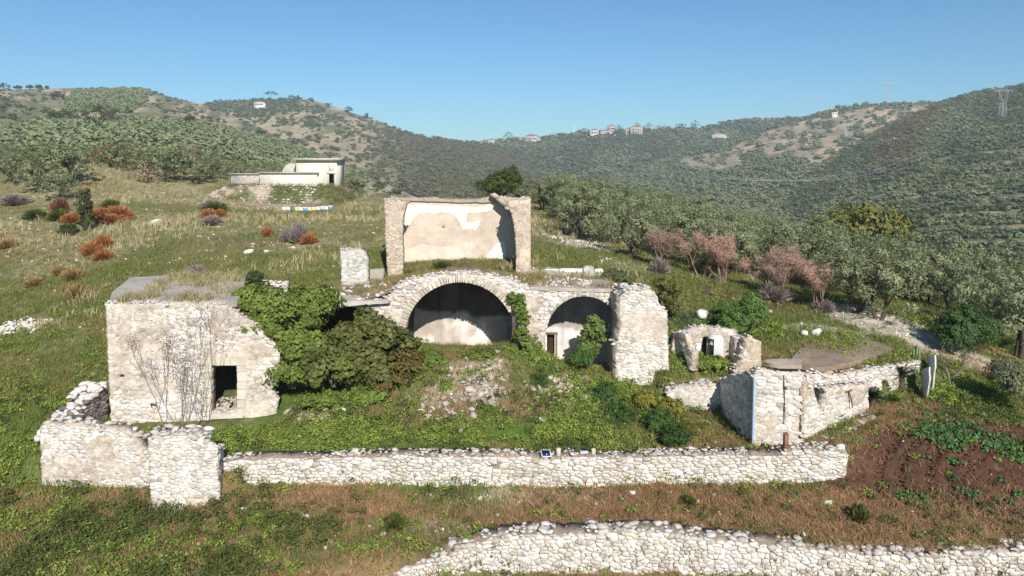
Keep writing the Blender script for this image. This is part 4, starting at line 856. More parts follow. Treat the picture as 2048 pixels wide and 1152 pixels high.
# ---- concrete tank house and bee hives
def cube_wall(name, c, s, col, par, m=M_plaster, **k):
    mb = MB(); box(mb, c, s, col, **k); o = mb.obj(name, m, None); child(o, par); return o
Yh = 97; th = thing('tank_house', P(630, 372, Yh), 'cream flat roofed concrete hut with small doorway on a stony mound', 'hut')
A = P(593, 372, Yh); B = P(674, 372, Yh); T = P(630, 321, Yh)[2]; w0 = B[0] - A[0]; CR_ = (.66,.61,.52)
dl, dr, dt = P(658,372,Yh)[0], P(668,372,Yh)[0], P(660,347,Yh)[2]; zb = A[2] - 1
for nm, xa, xb, za, zc in (('wall', A[0], dl, zb, T), ('wall', dr, B[0], zb, T), ('wall', dl, dr, dt, T)):
    cube_wall(nm, ((xa + xb) / 2, Yh + .12, (za + zc) / 2), (xb - xa, .24, zc - za), CR_, th)
cube_wall('wall', (A[0] + .12, Yh + 2.4, (zb + T) / 2), (.24, 4.3, T - zb), CR_, th); cube_wall('wall', (B[0] - .12, Yh + 2.4, (zb + T) / 2), (.24, 4.3, T - zb), CR_, th); cube_wall('wall', ((A[0] + B[0]) / 2, Yh + 4.7, (zb + T) / 2), (w0, .24, T - zb), CR_, th)
cube_wall('roof', ((A[0] + B[0]) / 2 - .05, Yh + 2.2, T + .16), (w0 + .55, 5.4, .3), (.5,.45,.4), th, M_conc)
cube_wall('floor', ((A[0] + B[0]) / 2, Yh + 2.4, zb + .6), (w0 - .5, 4.2, .2), (.3,.27,.24), th, M_conc)
cube_wall('lintel', ((dl + dr) / 2, Yh - .02, dt + .12), (dr - dl + .5, .1, .3), (.7,.67,.6), th)
A2 = P(519, 372, Yh - .8); B2 = P(633, 372, Yh - .8); T2 = P(600, 347, Yh - .8)[2]
tw2 = thing('low_tank', P(576, 372, Yh - .8), 'long low cream concrete tank in front of the hut', 'tank')
cube_wall('wall', ((A2[0] + B2[0]) / 2, Yh + .5, (A2[2] - 1 + T2) / 2), (B2[0] - A2[0], 2.2, T2 - A2[2] + 1), CR_, tw2); cube_wall('roof', ((A2[0] + B2[0]) / 2, Yh + .45, T2 + .1), (B2[0] - A2[0] + .4, 2.6, .2), (.44,.4,.36), tw2, M_conc)
A3 = P(462, 376, Yh + .3); B3 = P(517, 372, Yh + .3); T3 = P(500, 349, Yh + .3)[2]
tw3 = thing('side_tank', P(490, 376, Yh + .3), 'lower streaked grey tank at the left end of the cream one', 'tank')
cube_wall('wall', ((A3[0] + B3[0]) / 2, Yh + 1.4, (A3[2] - 1 + T3) / 2), (B3[0] - A3[0], 2.0, T3 - A3[2] + 1), (.46,.42,.37), tw3, M_stain_shade); cube_wall('roof', ((A3[0] + B3[0]) / 2 - .1, Yh + 1.35, T3 + .08), (B3[0] - A3[0] + .25, 2.3, .16), (.42,.38,.33), tw3, M_conc)
mb = MB(); c = P(590, 345, Yh + 3); tube(mb, [(c[0] - .1, c[1] - 1.2, c[2]), (c[0] - .1, c[1] + 2, c[2])], 1.25, 24, (.5,.46,.4)); tag(mb.obj('concrete_cylinder', M_conc), 'round concrete cistern half hidden behind the hut', 'cistern')
# the stony mound below
mx = (A3[0] + B[0]) / 2; mb = MB(); gx_, gy_ = np.meshgrid(np.arange(-11, 9.01, .35), np.arange(-7.5, 6.01, .35))
cxm, cym = P(575, 380, Yh)[0], Yh + .2; zt__ = A[2] + .05
X_ = cxm + gx_; Y_ = cym + gy_; gz = ground_z(X_, Y_); e = np.sqrt((np.maximum(np.abs(gx_ + .6) - 6.2, 0) / 4.0) ** 2 + (np.maximum(np.abs(gy_ - 1.4) - 2.6, 0) / 4.2) ** 2)
Zm = gz - .3 + (zt__ - gz + .3) * sst(1.0, .05, e) + .25 * (fbm(X_, Y_, 6) - .5) + 1.0 * sst(2.2, 0, np.abs(gy_ - 3.4)) * sst(-6, -4, gx_) * sst(2.2, 0, gx_)
c = cm(C_rub, C_green * .8, sst(.42, .56, fbm(X_ * .4, Y_ * .4, 41)))
id_ = np.arange(X_.size).reshape(X_.shape); q = np.stack([id_[:-1, :-1], id_[:-1, 1:], id_[1:, 1:], id_[1:, :-1]], -1).reshape(-1, 4)
mb.add(np.stack([X_, Y_, Zm], -1).reshape(-1, 3), q, c.reshape(-1, 3)); tag(mb.obj('mound', M_ground, smooth=True), kind='structure')
MOUND = (X_, Y_, Zm)
hcols = [((.75,.75,.72),'white'),((.7,.7,.66),'off white'),((.08,.2,.16),'dark green'),((.72,.55,.12),'ochre'),((.75,.72,.62),'cream'),((.1,.35,.6),'bright blue'),((.7,.66,.5),'pale buff'),((.75,.7,.1),'yellow'),((.66,.72,.72),'pale grey'),((.5,.5,.65),'lilac'),((.75,.74,.7),'plain white'),((.1,.3,.4),'teal')]
first = None
for i, (hc, nm) in enumerate(hcols):
    u = 569 + i * 8.4; c = P(u, 421, 86.3); gz_ = float(ground_z(c[0], c[1]))
    lab = f'{nm} lidded bee hive, ' + ('first in the row from the left' if i == 0 else f'standing right of the {hcols[i-1][1]} hive')
    t = thing('bee_hive', (c[0], c[1], gz_ + .1), lab, 'bee hive', 'bee hives in a row below the mound')
    mb = MB(); box(mb, (0, 0, .22), (.44, .5, .3), hc, bev=.01); mb.obj('hive_body', M_paint, t); mb = MB(); box(mb, (0, 0, .42), (.49, .55, .1), (.72,.72,.7) if i % 2 else hc, bev=.01); mb.obj('lid', M_paint, t)
    mb = MB(); 
    for sx in (-.16, .16): box(mb, (sx, 0, -.02), (.08, .5, .2), (.3,.26,.2))
    mb.obj('stand', M_bark, t)
r9 = np.random.default_rng(44); pos = []
for k in range(260):
    c = P(r9.uniform(424, 474), r9.uniform(806, 824), 32.0); x, y = c[0], 31.75 + abs(r9.normal()) * .8; pos.append((x, y, .0 + float(ground_z(x, y)) + .55 * math.exp(-((y - 32.6) / .8) ** 2) * r9.random()))
m9 = MB(); rocks(m9, pos, .05 + .13 * r9.random(260) ** 2, mixc((.55,.5,.43), (.36,.3,.25), r9.random(260)), 45); tag(m9.obj('doorway_rubble', M_stone), kind='stuff', label='rubble fallen inside the doorway of the stone house')
# ------------------------------------------------------------------ vegetation kit
def leafcloud(mb, cl, per, size, colA, colB, r, flat=0.5, mat=0, up=0.0, asp=0.5, shell=0.55, tintc=0.5, ctr=None):
    """cl: Nx4 clump centres + radius; per: leaves in each clump"""
    cl = np.asarray(cl, float); n = len(cl); k = np.repeat(np.arange(n), per); N = len(k)
    d = r.normal(size=(N, 3)); d /= np.linalg.norm(d, axis=1)[:, None]; rad = shell + (1.08 - shell) * r.random(N) ** 0.6
    sc = np.array([1, 1, 1 - flat * 0.5]); c = cl[k, :3] + d * (cl[k, 3] * rad)[:, None] * sc
    if ctr is not None: oc = c - np.asarray(ctr, float); d = d * .45 + oc / (np.linalg.norm(oc, axis=1)[:, None] + 1e-6) * .9
    nr = d + r.normal(size=(N, 3)) * 0.5 + np.array([0, 0, up]); nr /= np.linalg.norm(nr, axis=1)[:, None]
    a = np.cross(nr, r.normal(size=(N, 3))); a /= np.linalg.norm(a, axis=1)[:, None]; b = np.cross(nr, a)
    s = size * r.uniform(0.6, 1.35, N); a = a * (s * 0.5)[:, None]; b = b * (s * 0.5 * asp)[:, None]
    V = np.stack([c - a, c + b - a * .1, c + a, c - b - a * .1], 1).reshape(-1, 3)
    tc = r.random(n)[k] * tintc + r.random(N) * (1 - tintc); col = mixc(colA, colB, tc)
    mb.add(V, np.arange(4 * N).reshape(-1, 4), np.repeat(col, 4, 0), mat)
def crown(r, c, rad, n, cr, low=-0.5, fill=0.25):
    out = []
    while len(out) < n:
        d = r.normal(size=3); d /= np.linalg.norm(d)
        if d[2] < low: continue
        t = 1.0 if r.random() > fill else r.random() ** .5
        out.append((*(np.array(c) + d * t * np.array(rad)), cr * r.uniform(0.7, 1.3)))
    return np.array(out)
def proto(name, parts, label, cat, group=None):
    t = thing(name, (0, 0, 0), label, cat, group)
    for nm, mb, m in parts: mb.obj(nm, m, t)
    return t
class Stock:
    """the first placing moves the original, the following ones copy it"""
    def __init__(s, t): s.t = t; s.used = False; s.g = t.get('group')
    def put(s, loc, rz=0, sc=1, label=None, group=None):
        sc = sc if hasattr(sc, '__len__') else (sc,) * 3
        if not s.used:
            s.used = True; o = s.t; o.location = loc; o.rotation_euler = (0, 0, rz); o.scale = sc
            if label: o['label'] = label
        else: o = dup(s.t, loc, rz, sc, label)
        g = group or s.g
        if group == '' or not g:
            if 'group' in o: del o['group']
        else: o['group'] = g
        return o
    def gone(s):
        if not s.used:
            for c in list(s.t.children): bpy.data.objects.remove(c)
            bpy.data.objects.remove(s.t)
def gz1(x, y): return float(ground_z(np.array([x]), np.array([y]))[0])
def foot(u, v, Y0=30, Y1=160):
    """where the sight line through a pixel meets the ground"""
    rx, rz = ray(u, v); Y = np.arange(Y0, Y1, .1); d = CZ + rz * Y - ground_z(rx * Y, Y); k = np.where(d < 0)[0]
    y = Y[k[0]] if len(k) else Y1
    return np.array([rx * y, y, gz1(rx * y, y)])
def branches(mb, r, p, d, L, rad, depth, col, spread=0.6, up=0.15, n=3, tips=None, sub=3):
    pts = [np.array(p, float)]; d = np.array(d, float)
    for k in range(sub):
        d = d + r.normal(size=3) * 0.13 + np.array([0, 0, up * .3]); d /= np.linalg.norm(d); pts.append(pts[-1] + d * L / sub)
    tube(mb, pts, list(np.linspace(rad, rad * .62, sub + 1)), 5 if depth > 1 else 3, col, cap=False)
    if tips is not None and depth <= 1: tips.append(pts[-1]); tips.append(pts[-2])
    if depth > 0:
        for q in range(n):
            e = d + r.normal(size=3) * spread; e[2] += up; e /= np.linalg.norm(e)
            branches(mb, r, pts[-1] if q < 2 else pts[-2], e, L * r.uniform(.6, .82), rad * .58, depth - 1, col, spread, up, n, tips, sub)

OA, OB = np.array(srgb(94, 104, 68)), np.array(srgb(162, 168, 124))
def olive(seed, h=4.3, wd=2.5, A=OA, B=OB, leaves=70, nc=54, lean=0.2, sz=.17):
    r = np.random.default_rng(seed); m1 = MB(); tips = []
    for k in range(r.integers(2, 4)):
        a = r.uniform(0, 2 * PI); branches(m1, r, (.12 * math.cos(a), .12 * math.sin(a), -.3), (lean * math.cos(a), lean * math.sin(a), 1), h * .38, .13, 2, np.array(srgb(92, 80, 68)), .5, .2, 3, tips)
    m2 = MB(); cl = []
    nb = r.integers(3, 6)
    for k in range(nb):
        a = 2 * PI * k / nb + r.uniform(-.4, .4); q = wd * r.uniform(.35, .6)
        cl.append(crown(r, (q * math.cos(a), q * math.sin(a), h * r.uniform(.42, .66)), (wd * .55, wd * .55, h * .3), nc // nb, .42, -.95))
    cl.append(crown(r, (0, 0, h * .64), (wd * .7, wd * .7, h * .3), nc // 3, .42, -.5)); cl = np.concatenate(cl)
    leafcloud(m2, cl, leaves, sz, A, B, r, asp=.38, shell=.3, tintc=.6, ctr=(0, 0, h * .42))
    return [('trunk', m1, M_bark), ('crown', m2, M_leaf)]
GO = 'olive trees of the dense grove on the slope'
LO = 'grey-green olive tree in the dense grove right of and beyond the ruins'
ol = [Stock(proto('olive_tree', olive(200 + k, 4.2 + .3 * (k % 3), 2.4 + .15 * k, OA * (1 - .05 * (k % 2)), OB, sz=.2), LO, 'olive tree', GO)) for k in range(5)]
yfront = [(3, 66), (6, 60), (9, 53), (12, 48.5), (15, 46), (18, 44.5), (21, 42.6), (24, 42.3), (28, 42), (34, 41), (60, 39)]
rg = np.random.default_rng(77); cand = []
yy = 40.0
while yy < 150:
    xx = 2.5
    while xx < 95:
        x, y = xx + rg.uniform(-1.3, 1.3), yy + rg.uniform(-1.2, 1.2)
        if y > np.interp(x, *zip(*yfront)) + 2.2 and x < 4 + y * .72 and x > 3 + (y - 60) * .02: cand.append((y, x))
        xx += 4.3
    yy += 4.1 if yy < 90 else 5.5
cand.sort(); npl = 0; rest_r = []
for y, x in cand:
    z = gz1(x, y); u, v = proj(x, y, z + 4)
    if u > 2200 or npl >= 190: rest_r.append((x, y, z)); continue
    ol[rg.integers(0, 5)].put((x, y, z - .1), rg.uniform(0, 6.28), rg.uniform(.85, 1.15)); npl += 1
def named_olive(k, u, v, Y, sc, label, rz=0):
    c = P(u, v, Y); z = gz1(c[0], Y); ol[k].put((c[0], Y, z - .1), rz, sc, label, '')
named_olive(0, 1160, 470, 60, 1.15, 'olive tree at the left tip of the grove, beside the pale stony track', 1)
named_olive(1, 1262, 512, 50, 1.0, 'broad olive casting a dark shadow beside the first dead reddish tree', 2)
named_olive(2, 1752, 626, 40.4, (1.15, 1.1, 1.0), 'olive with forked open trunk standing where the gravel track passes behind the dead trees', 3)
named_olive(3, 1712, 612, 41.6, (.85, .85, .95), 'slim leaning olive between the last dead tree and the forked olive', 4)
named_olive(4, 2040, 652, 37.5, 1.25, 'large olive beside the gravel track at the far right', 5)
# dead olives
DA, DB = np.array(srgb(182, 146, 126)), np.array(srgb(214, 178, 156))
def dead(seed, h, wd, A, B, per):
    r = np.random.default_rng(seed); m1 = MB(); tips = []
    for k in range(3):
        a = r.uniform(0, 2 * PI); branches(m1, r, (.1 * math.cos(a), .1 * math.sin(a), -.3), (.32 * math.cos(a), .32 * math.sin(a), 1), h * .34, .085, 3, np.array(srgb(128, 108, 94)), .5, .25, 3, tips)
    tips = np.array(tips); tips = tips[tips[:, 2] > h * .32]; cl = np.c_[tips, np.full(len(tips), .34)]
    m2 = MB(); leafcloud(m2, cl, per, .15, A, B, r, asp=.14, shell=.1, tintc=.5)
    return [('trunk', m1, M_bark), ('crown', m2, M_leaf)]
for i, (u, v, Y, h, wd, tone, lab) in enumerate(((1322,540,47.2,3.4,2,0,'dead brownish bushy olive with bare grey twigs at its foot, leftmost of the dead trees'), (1408,560,46.4,3.9,2,1,'dead olive with pinkish upright crown and pale bare trunk, nearest the purple-brown bush'),
        (1446,570,45.2,3.9,2,1,'wide dead olive with salmon crown and forked pale trunk left of the gap'), (1552,600,43.6,4.1,2,1,'dead olive with tall reddish crown above dark twiggy undergrowth'),
        (1580,612,42.6,3.5,2,0,'dead grey-brown olive between the tall reddish one and the last salmon one'), (1640,625,41.2,3.6,2,1,'last dead olive with dense salmon crown beside the slim leaning olive'))):
    A, B = (DA, DB) if tone else (DA * np.array([.75, .8, .85]), DB * np.array([.75, .8, .85]))
    t = proto('dead_olive_tree', dead(300 + i, h, wd, A, B, 32), lab, 'dead tree'); c = P(u, v, Y); t.location = (c[0], Y, gz1(c[0], Y)); t.rotation_euler[2] = i * 1.3
# shrubs: crown built from ellipsoid lobes in world space
def bush(name, lobes, label, cat='bush', size=.14, A=(.06,.1,.03), B=(.12,.18,.05), per=60, cr=.3, nc=40, seed=1, asp=.6, stems=6, stemcol=(.2,.16,.12), fill=.3, shell=.35, flat=.5, group=None, low=-.4):
    r = np.random.default_rng(seed); ctr = np.mean([l[0] for l in lobes], 0); zmin = min(l[0][2] - l[1][2] for l in lobes)
    t = thing(name, (ctr[0], ctr[1], zmin), label, cat, group); m2 = MB(); O = np.array([ctr[0], ctr[1], zmin])
    for c, rd in lobes:
        K_ = crown(r, np.array(c) - O, rd, nc, cr, low, fill); K_[:, :3] += r.normal(size=(nc, 3)) * cr * .35; K_[:, 3] *= r.uniform(.5, 1.35, nc)
        leafcloud(m2, K_, per, size, A, B, r, flat, asp=asp, shell=shell, ctr=np.array(c) - O - [0, 0, rd[2] * .4])
    m2.obj('foliage', M_leaf, t); m1 = MB()
    for c, rd in lobes:
        c = np.array(c) - O
        for k in range(stems):
            e = c + np.array([r.uniform(-.6, .6) * rd[0], r.uniform(-.6, .6) * rd[1], rd[2] * r.uniform(-.1, .6)]); b = np.array([c[0] + r.uniform(-.2, .2) * rd[0], c[1], min(0, c[2] - rd[2]) - .1])
            tube(m1, [b, (b + e) / 2 + r.normal(size=3) * .1, e], [.035, .025, .012], 4, stemcol, cap=False)
    m1.obj('stem', M_bark, t); return t
GA, GB = np.array(srgb(84, 100, 40)), np.array(srgb(132, 150, 66))
def lobe(u, v, Y, ru, rv, ry=None): 
    return (P(u, v, Y), (ru * Y / F, (ry or ru * Y / F), rv * Y / F))
bush('shrub', [lobe(540,610,33.6,60,34,1.3), lobe(622,606,34.2,46,28,1.3), lobe(575,650,33.4,58,44,1.4), lobe(520,640,33.2,32,34,1.0), lobe(600,690,33.0,50,36,1.2), lobe(585,740,32.6,34,34,1.0), lobe(492,600,33.4,22,16,.8)], 'large bright green bush climbing between the stone house and the vaulted ruin', size=.17, A=GA, B=GB, nc=64, per=75, cr=.34, seed=401, fill=.4)
bush('shrub', [lobe(620,722,32.6,50,38,1.1), lobe(665,725,32.5,46,34,1.0), lobe(640,750,32.2,50,24,.9)], 'dark fig bush with big leaves low beside the broken right edge of the house', size=.2, A=np.array(srgb(66,82,38)), B=np.array(srgb(122,126,60)), nc=46, per=55, cr=.32, seed=402, asp=.8, fill=.35)
bush('shrub', [lobe(722,690,34.0,34,34,.9), lobe(758,675,34,30,34,.9), lobe(740,716,33.4,52,36,1.1), lobe(800,700,34.4,24,40,.8), lobe(700,730,32.8,30,36,.8), lobe(765,745,32.9,50,26,.9), lobe(735,645,34.4,18,18,.5), lobe(690,670,34.4,16,14,.4)], 'dark olive-brown fig bush against the left foot of the big arch', size=.2, A=np.array(srgb(66,78,38)), B=np.array(srgb(122,122,64)), nc=44, per=52, cr=.3, seed=403, asp=.8, fill=.35)
bush('shrub', [lobe(795,742,33.0,30,34,.8), lobe(770,760,32.6,24,26,.7), lobe(825,726,33.6,20,28,.6)], 'small yellowish brown leaved bush in front of the left half of the big arch', size=.16, A=np.array(srgb(70,72,36)), B=np.array(srgb(124,104,56)), nc=40, per=42, cr=.26, seed=404, asp=.7)
bush('ivy', [lobe(1041,612,35.6,8,24,.15), lobe(1047,645,35.5,10,26,.2), lobe(1044,676,35.3,16,20,.4), lobe(1024,598,35.7,9,8,.15), lobe(1060,690,35.0,20,16,.5)], 'ivy hanging on the wall between the two vaults', 'ivy', size=.11, A=GA, B=GB * 1.05, nc=28, per=55, cr=.15, seed=405, stems=3)
bush('fig_tree', [lobe(1190,655,35.9,17,22,.5), lobe(1186,680,35.8,20,20,.6), lobe(1175,700,35.6,14,12,.5)], 'young green fig tree growing inside the smaller vault', 'fig tree', size=.19, A=np.array(srgb(84,104,50)), B=np.array(srgb(132,150,82)), nc=26, per=42, cr=.2, seed=406, asp=.8)
bush('shrub', [lobe(1450,632,37.4,20,24,.8), lobe(1468,648,36.6,22,34,.8), lobe(1500,628,37,26,28,.9), lobe(1508,607,37,18,14,.6)], 'pair of bright green drooping pepper bushes behind the small chamber', size=.15, A=np.array(srgb(72,100,42)), B=np.array(srgb(118,148,72)), nc=56, per=75, cr=.26, seed=407, asp=.3, fill=.4)
bush('shrub', [lobe(1925,650,36.2,42,36,1.1), lobe(1950,660,36,34,30,1), lobe(1905,675,35.8,26,20,.8)], 'dense dark green bush standing over the end of the gravel track', size=.15, A=np.array(srgb(56,78,38)), B=np.array(srgb(88,116,58)), nc=80, per=80, cr=.28, seed=408, asp=.4, fill=.4)
bush('shrub', [lobe(2024,752,31.2,34,28,.9), lobe(2044,770,30.8,26,22,.8)], 'grey-green olive bush above the green weeds at the right edge', size=.14, A=OA * .8, B=OB * .9, nc=60, per=70, cr=.24, seed=409, asp=.35)
bush('shrub', [lobe(1236,556,41.5,24,10,.7), lobe(1226,548,42,18,8,.6)], 'low grey-green shrub at the right end of the white low wall', size=.11, A=OA * .8, B=np.array(srgb(116,126,84)), nc=34, per=60, cr=.18, seed=410, asp=.35)
bush('shrub', [lobe(508,564,36.4,19,15,.5), lobe(507,556,36.5,13,12,.4)], 'small dark grey-green shrub on the back edge of the house roof', size=.1, A=np.array(srgb(58,68,42)), B=np.array(srgb(88,98,62)), nc=34, per=60, cr=.16, seed=411, asp=.4)
bush('bush', [lobe(136,462,62,16,12,.7)], 'small round dark green bush left of the young oak', size=.16, A=np.array(srgb(44,62,28)), B=np.array(srgb(78,96,44)), nc=60, per=60, cr=.2, seed=412, asp=.4)
bush('oak_tree', [lobe(166,394,63,11,11,.5), lobe(173,410,63,15,13,.6), lobe(168,426,63,14,12,.6), lobe(180,438,63,12,10,.5), lobe(166,446,63,8,8,.4)], 'slim young dark oak standing above the orange bushes on the meadow', 'oak tree', size=.2, A=np.array(srgb(52,60,32)), B=np.array(srgb(94,98,56)), nc=16, per=34, cr=.24, seed=413, asp=.5, stems=4)
bush('conifer_tree', [lobe(1000,364,70,22,18,1.1), lobe(1018,352,70,20,16,.9), lobe(975,376,70,24,14,1.2), lobe(1026,368,70,14,16,.7)], 'dark tree behind the chamber with a leafless grey patch in its crown', 'tree', size=.24, A=np.array(srgb(54,70,30)), B=np.array(srgb(96,110,52)), nc=44, per=44, cr=.4, seed=414, asp=.4, fill=.4)
bush('shrub', [lobe(1340,590,38.5,22,22,.7), lobe(1352,612,38,16,22,.6), lobe(1326,570,39,14,12,.6)], 'straggly yellow-green climber on the right shoulder of the tall wall stub', size=.12, A=np.array(srgb(70,84,40)), B=np.array(srgb(134,128,66)), nc=26, per=34, cr=.22, seed=415, asp=.6)
bush('shrub', [lobe(1372,640,38.4,18,16,.7), lobe(1360,652,38,14,12,.6)], 'blue-green broom shrub just left of the pale boulder', size=.12, A=np.array(srgb(62,84,60)), B=np.array(srgb(94,116,84)), nc=30, per=60, cr=.2, seed=416, asp=.25)
for i, (u, v, Y, ru, rv, lab, A, B) in enumerate((
    (985,836,30.6,22,24,'round dark green weed bush below the rubble heap','#',1), (966,824,30.9,18,20,'dull green weed bush touching the round dark one below the rubble heap','#',.8), (890,775,32.6,15,15,'small bright green weed bush on the left of the rubble heap','#',1.1),
    (1078,774,32.8,17,28,'upright dark green bush right of the rubble heap','d',.9), (1165,712,34.4,30,20,'feathery green bush growing below the smaller vault','d',1.1), (1205,790,32.2,34,34,'tall feathery dark green bush below the tall wall stub','d',1), (1240,835,30.8,40,40,'largest dark feathery bush on the lower right of the mound','d',.9), (1320,840,30.4,34,30,'olive-green feathery bush left of the plastered retaining wall','d',1.05), (1350,870,29.2,30,20,'low dark green weed bush just behind the terrace wall','d',.8),
    (1100,750,33.6,24,16,'green weed bush left of the feathery ones under the pier','#',1), (1420,725,34.2,34,12,'bright low bush in front of the small chamber','#',1.15), (1290,800,32,22,20,'yellow-green bush touching the foot of the tall wall stub','y',1), (1340,815,31.6,26,20,'yellowing bush beside the plastered retaining wall','y',1),
    (640,800,31.8,40,16,'spreading green ground shrub below the fig bush','#',1), (740,790,32,40,20,'spreading green shrub in the middle of the courtyard slope','#',1.1), (860,720,34,30,22,'green shrub covering the mound before the big arch','#',.95), (960,712,34.6,36,16,'low green shrub on the crest of the mound','#',.9))):
    if A == '#': A_, B_, s_, p_ = GA * B, GB * B, .11, 60
    elif A == 'd': A_, B_, s_, p_ = np.array(srgb(52, 78, 34)) * B, np.array(srgb(88, 118, 54)) * B, .13, 60
    else: A_, B_, s_, p_ = np.array(srgb(98, 100, 40)), np.array(srgb(158, 150, 58)), .11, 50
    rx, ry = ru * Y / F, rv * Y / F
    bush('weed_bush', [((lambda c: np.array([c[0], Y, c[2]]))(P(u, v, Y)), (rx * .8, rx * .7, ry * .8)), (P(u + ru * .35, v + rv * .2, Y - .2), (rx * .5, rx * .5, ry * .6)), (P(u - ru * .4, v + rv * .25, Y - .1), (rx * .5, rx * .5, ry * .55))], lab, 'bush', size=s_, A=A_, B=B_, nc=26, per=p_, cr=.17, seed=420 + i, asp=.3 if A == 'd' else .6, stems=3)
# sago palms, cactus
def palm(u, v, Y, h, n, label, seed):
    r = np.random.default_rng(seed); c = foot(u, v, Y - 2, Y + 3); t = thing('sago_palm', c, label, 'palm'); m = MB(); tube(m, [(0, 0, -.1), (0, 0, h * .3)], [.16, .13], 8, (.12,.09,.06)); m.obj('trunk', M_bark, t); m = MB()
    for k in range(n):
        a = r.uniform(0, 2 * PI); e = r.uniform(.1, 1.3); d = np.array([math.cos(a) * math.cos(e), math.sin(a) * math.cos(e), math.sin(e)]); p0 = np.array([0, 0, h * .3]); L = h * r.uniform(.6, .8); sd = np.array([-math.sin(a), math.cos(a), 0]); V = []; Fc = []; pts = []
        for q in range(9): tt = q / 8; pts.append(p0 + d * L * tt + np.array([0, 0, -.45 * L * tt * tt]))
        col = mixc(srgb(34, 52, 26), srgb(66, 88, 42), [r.random()])[0]
        for q in range(8):
            wd = .13 * math.sin(PI * (q + .7) / 9)
            for sgn in (-1, 1):
                for o in (0, .5):
                    b = pts[q] * (1 - o) + pts[q + 1] * o; n0 = len(V); V += [b - d * .012, b + d * .02, b + sd * sgn * wd + d * .07 - [0, 0, .02]]; Fc.append((n0, n0 + 1, n0 + 2))
        m.add(V, Fc, col)
    m.obj('fronds', M_leaf, t)
palm(1802, 785, 32.2, 1.6, 90, 'larger dark sago palm in front of the rubble retaining wall', 1); palm(1745, 812, 31.6, 1.15, 70, 'smaller sago palm peeping out behind the notched wall', 2)
c = P(1833, 726, 34.2); m = MB()
for dx, dy, h in ((0, 0, 1.0), (.14, .05, .85), (-.13, .04, .8), (.05, -.12, .6), (-.06, .12, .9)): 
    tube(m, [(c[0] + dx, c[1] + dy, c[2] - .5), (c[0] + dx, c[1] + dy, c[2] + h - .2), (c[0] + dx, c[1] + dy, c[2] + h - .1)], [.06, .06, .02], 7, srgb(122, 138, 96))
tag(m.obj('cactus', M_leaf), 'cluster of upright columnar cactus behind the end of the rubble wall', 'cactus')
# leafless tree before the house
r = np.random.default_rng(15); t = thing('bare_tree', foot(352, 872, 26, 31), 'leafless grey sapling with several thin trunks in front of the house', 'bare tree'); t.location[1] = 28.3; c0 = P(352, 868, 28.3); t.location = (c0[0], 28.3, gz1(c0[0], 28.3)); m = MB(); tips = []
for k, (dx, tl, L) in enumerate(((-.08, -.06, 2.1), (.05, .1, 2.3), (.12, .22, 1.7))): branches(m, r, (dx, 0, -.1), (tl, .05 * k, 1), L, .032, 4, np.array(srgb(136, 122, 112)), .27, .34, 3, tips)
m.obj('trunk', M_bark, t); m = MB(); tp = np.array(tips); tp = tp[(tp[:, 2] > 2.0)]; leafcloud(m, np.c_[tp, np.full(len(tp), .2)], 2, .07, srgb(120, 100, 84), srgb(90, 80, 60), r, shell=.1); tag(m.obj('twigs', M_leaf, t), kind='stuff')
r = np.random.default_rng(16); c0 = P(1905, 742, 33.4); t = thing('bare_tree', (c0[0], 33.4, gz1(c0[0], 33.4)), 'small leafless tree right of the leaning white slabs', 'bare tree'); m = MB(); tips = []
for tl in (-.2, .15): branches(m, r, (0, 0, -.1), (tl, 0, 1), .8, .045, 3, np.array(srgb(140, 126, 112)), .4, .2, 3, tips)
m.obj('trunk', M_bark, t); m = MB(); leafcloud(m, np.c_[np.array(tips), np.full(len(tips), .2)], 3, .09, srgb(110, 104, 70), srgb(130, 124, 84), r, shell=.1); tag(m.obj('twigs', M_leaf, t), kind='stuff')
# broom bushes: radiating stems
def broom(u, v, Y, w_, h, A, B, label, seed, n=900, name='broom_bush', cat='bush', wid=.03):
    r = np.random.default_rng(seed); c = P(u, v, Y); x, y = c[0], Y; z = gz1(x, y); m = MB()
    d = r.normal(size=(n, 3)); d[:, 2] = np.abs(d[:, 2]) * .9 + .25; d /= np.linalg.norm(d, axis=1)[:, None]; L = r.uniform(.55, 1.05, n)
    b = r.normal(size=(n, 3)) * .1 * w_; b[:, 2] = 0; tip = b + d * L[:, None] * [w_, w_, h]; mid = b + d * L[:, None] * [w_, w_, h] * .55
    s = np.cross(d, r.normal(size=(n, 3))); s /= np.linalg.norm(s, axis=1)[:, None]; s *= wid * r.uniform(.6, 1.3, (n, 1))
    V = np.stack([b - s * .4, b + s * .4, mid + s, tip + s * .5, tip - s * .5, mid - s], 1).reshape(-1, 3); col = mixc(A, B, r.random(n)); cc = np.repeat(col, 6, 0)
    m.add(V, np.concatenate([np.array([0, 1, 2, 5])[None] + 6 * np.arange(n)[:, None], np.array([5, 2, 3, 4])[None] + 6 * np.arange(n)[:, None]]), cc)
    V2 = V + 0; o = m.obj(name, M_leaf); o.location = (x, y, z - .05); return tag(o, label, cat)
OR1, OR2 = np.array(srgb(150, 94, 56)), np.array(srgb(196, 140, 90)); BR1, BR2 = np.array(srgb(140, 118, 78)), np.array(srgb(190, 158, 104)); PU1, PU2 = np.array(srgb(126, 112, 106)), np.array(srgb(168, 154, 146)); GR1, GR2 = np.array(srgb(64, 80, 34)), np.array(srgb(112, 118, 56))
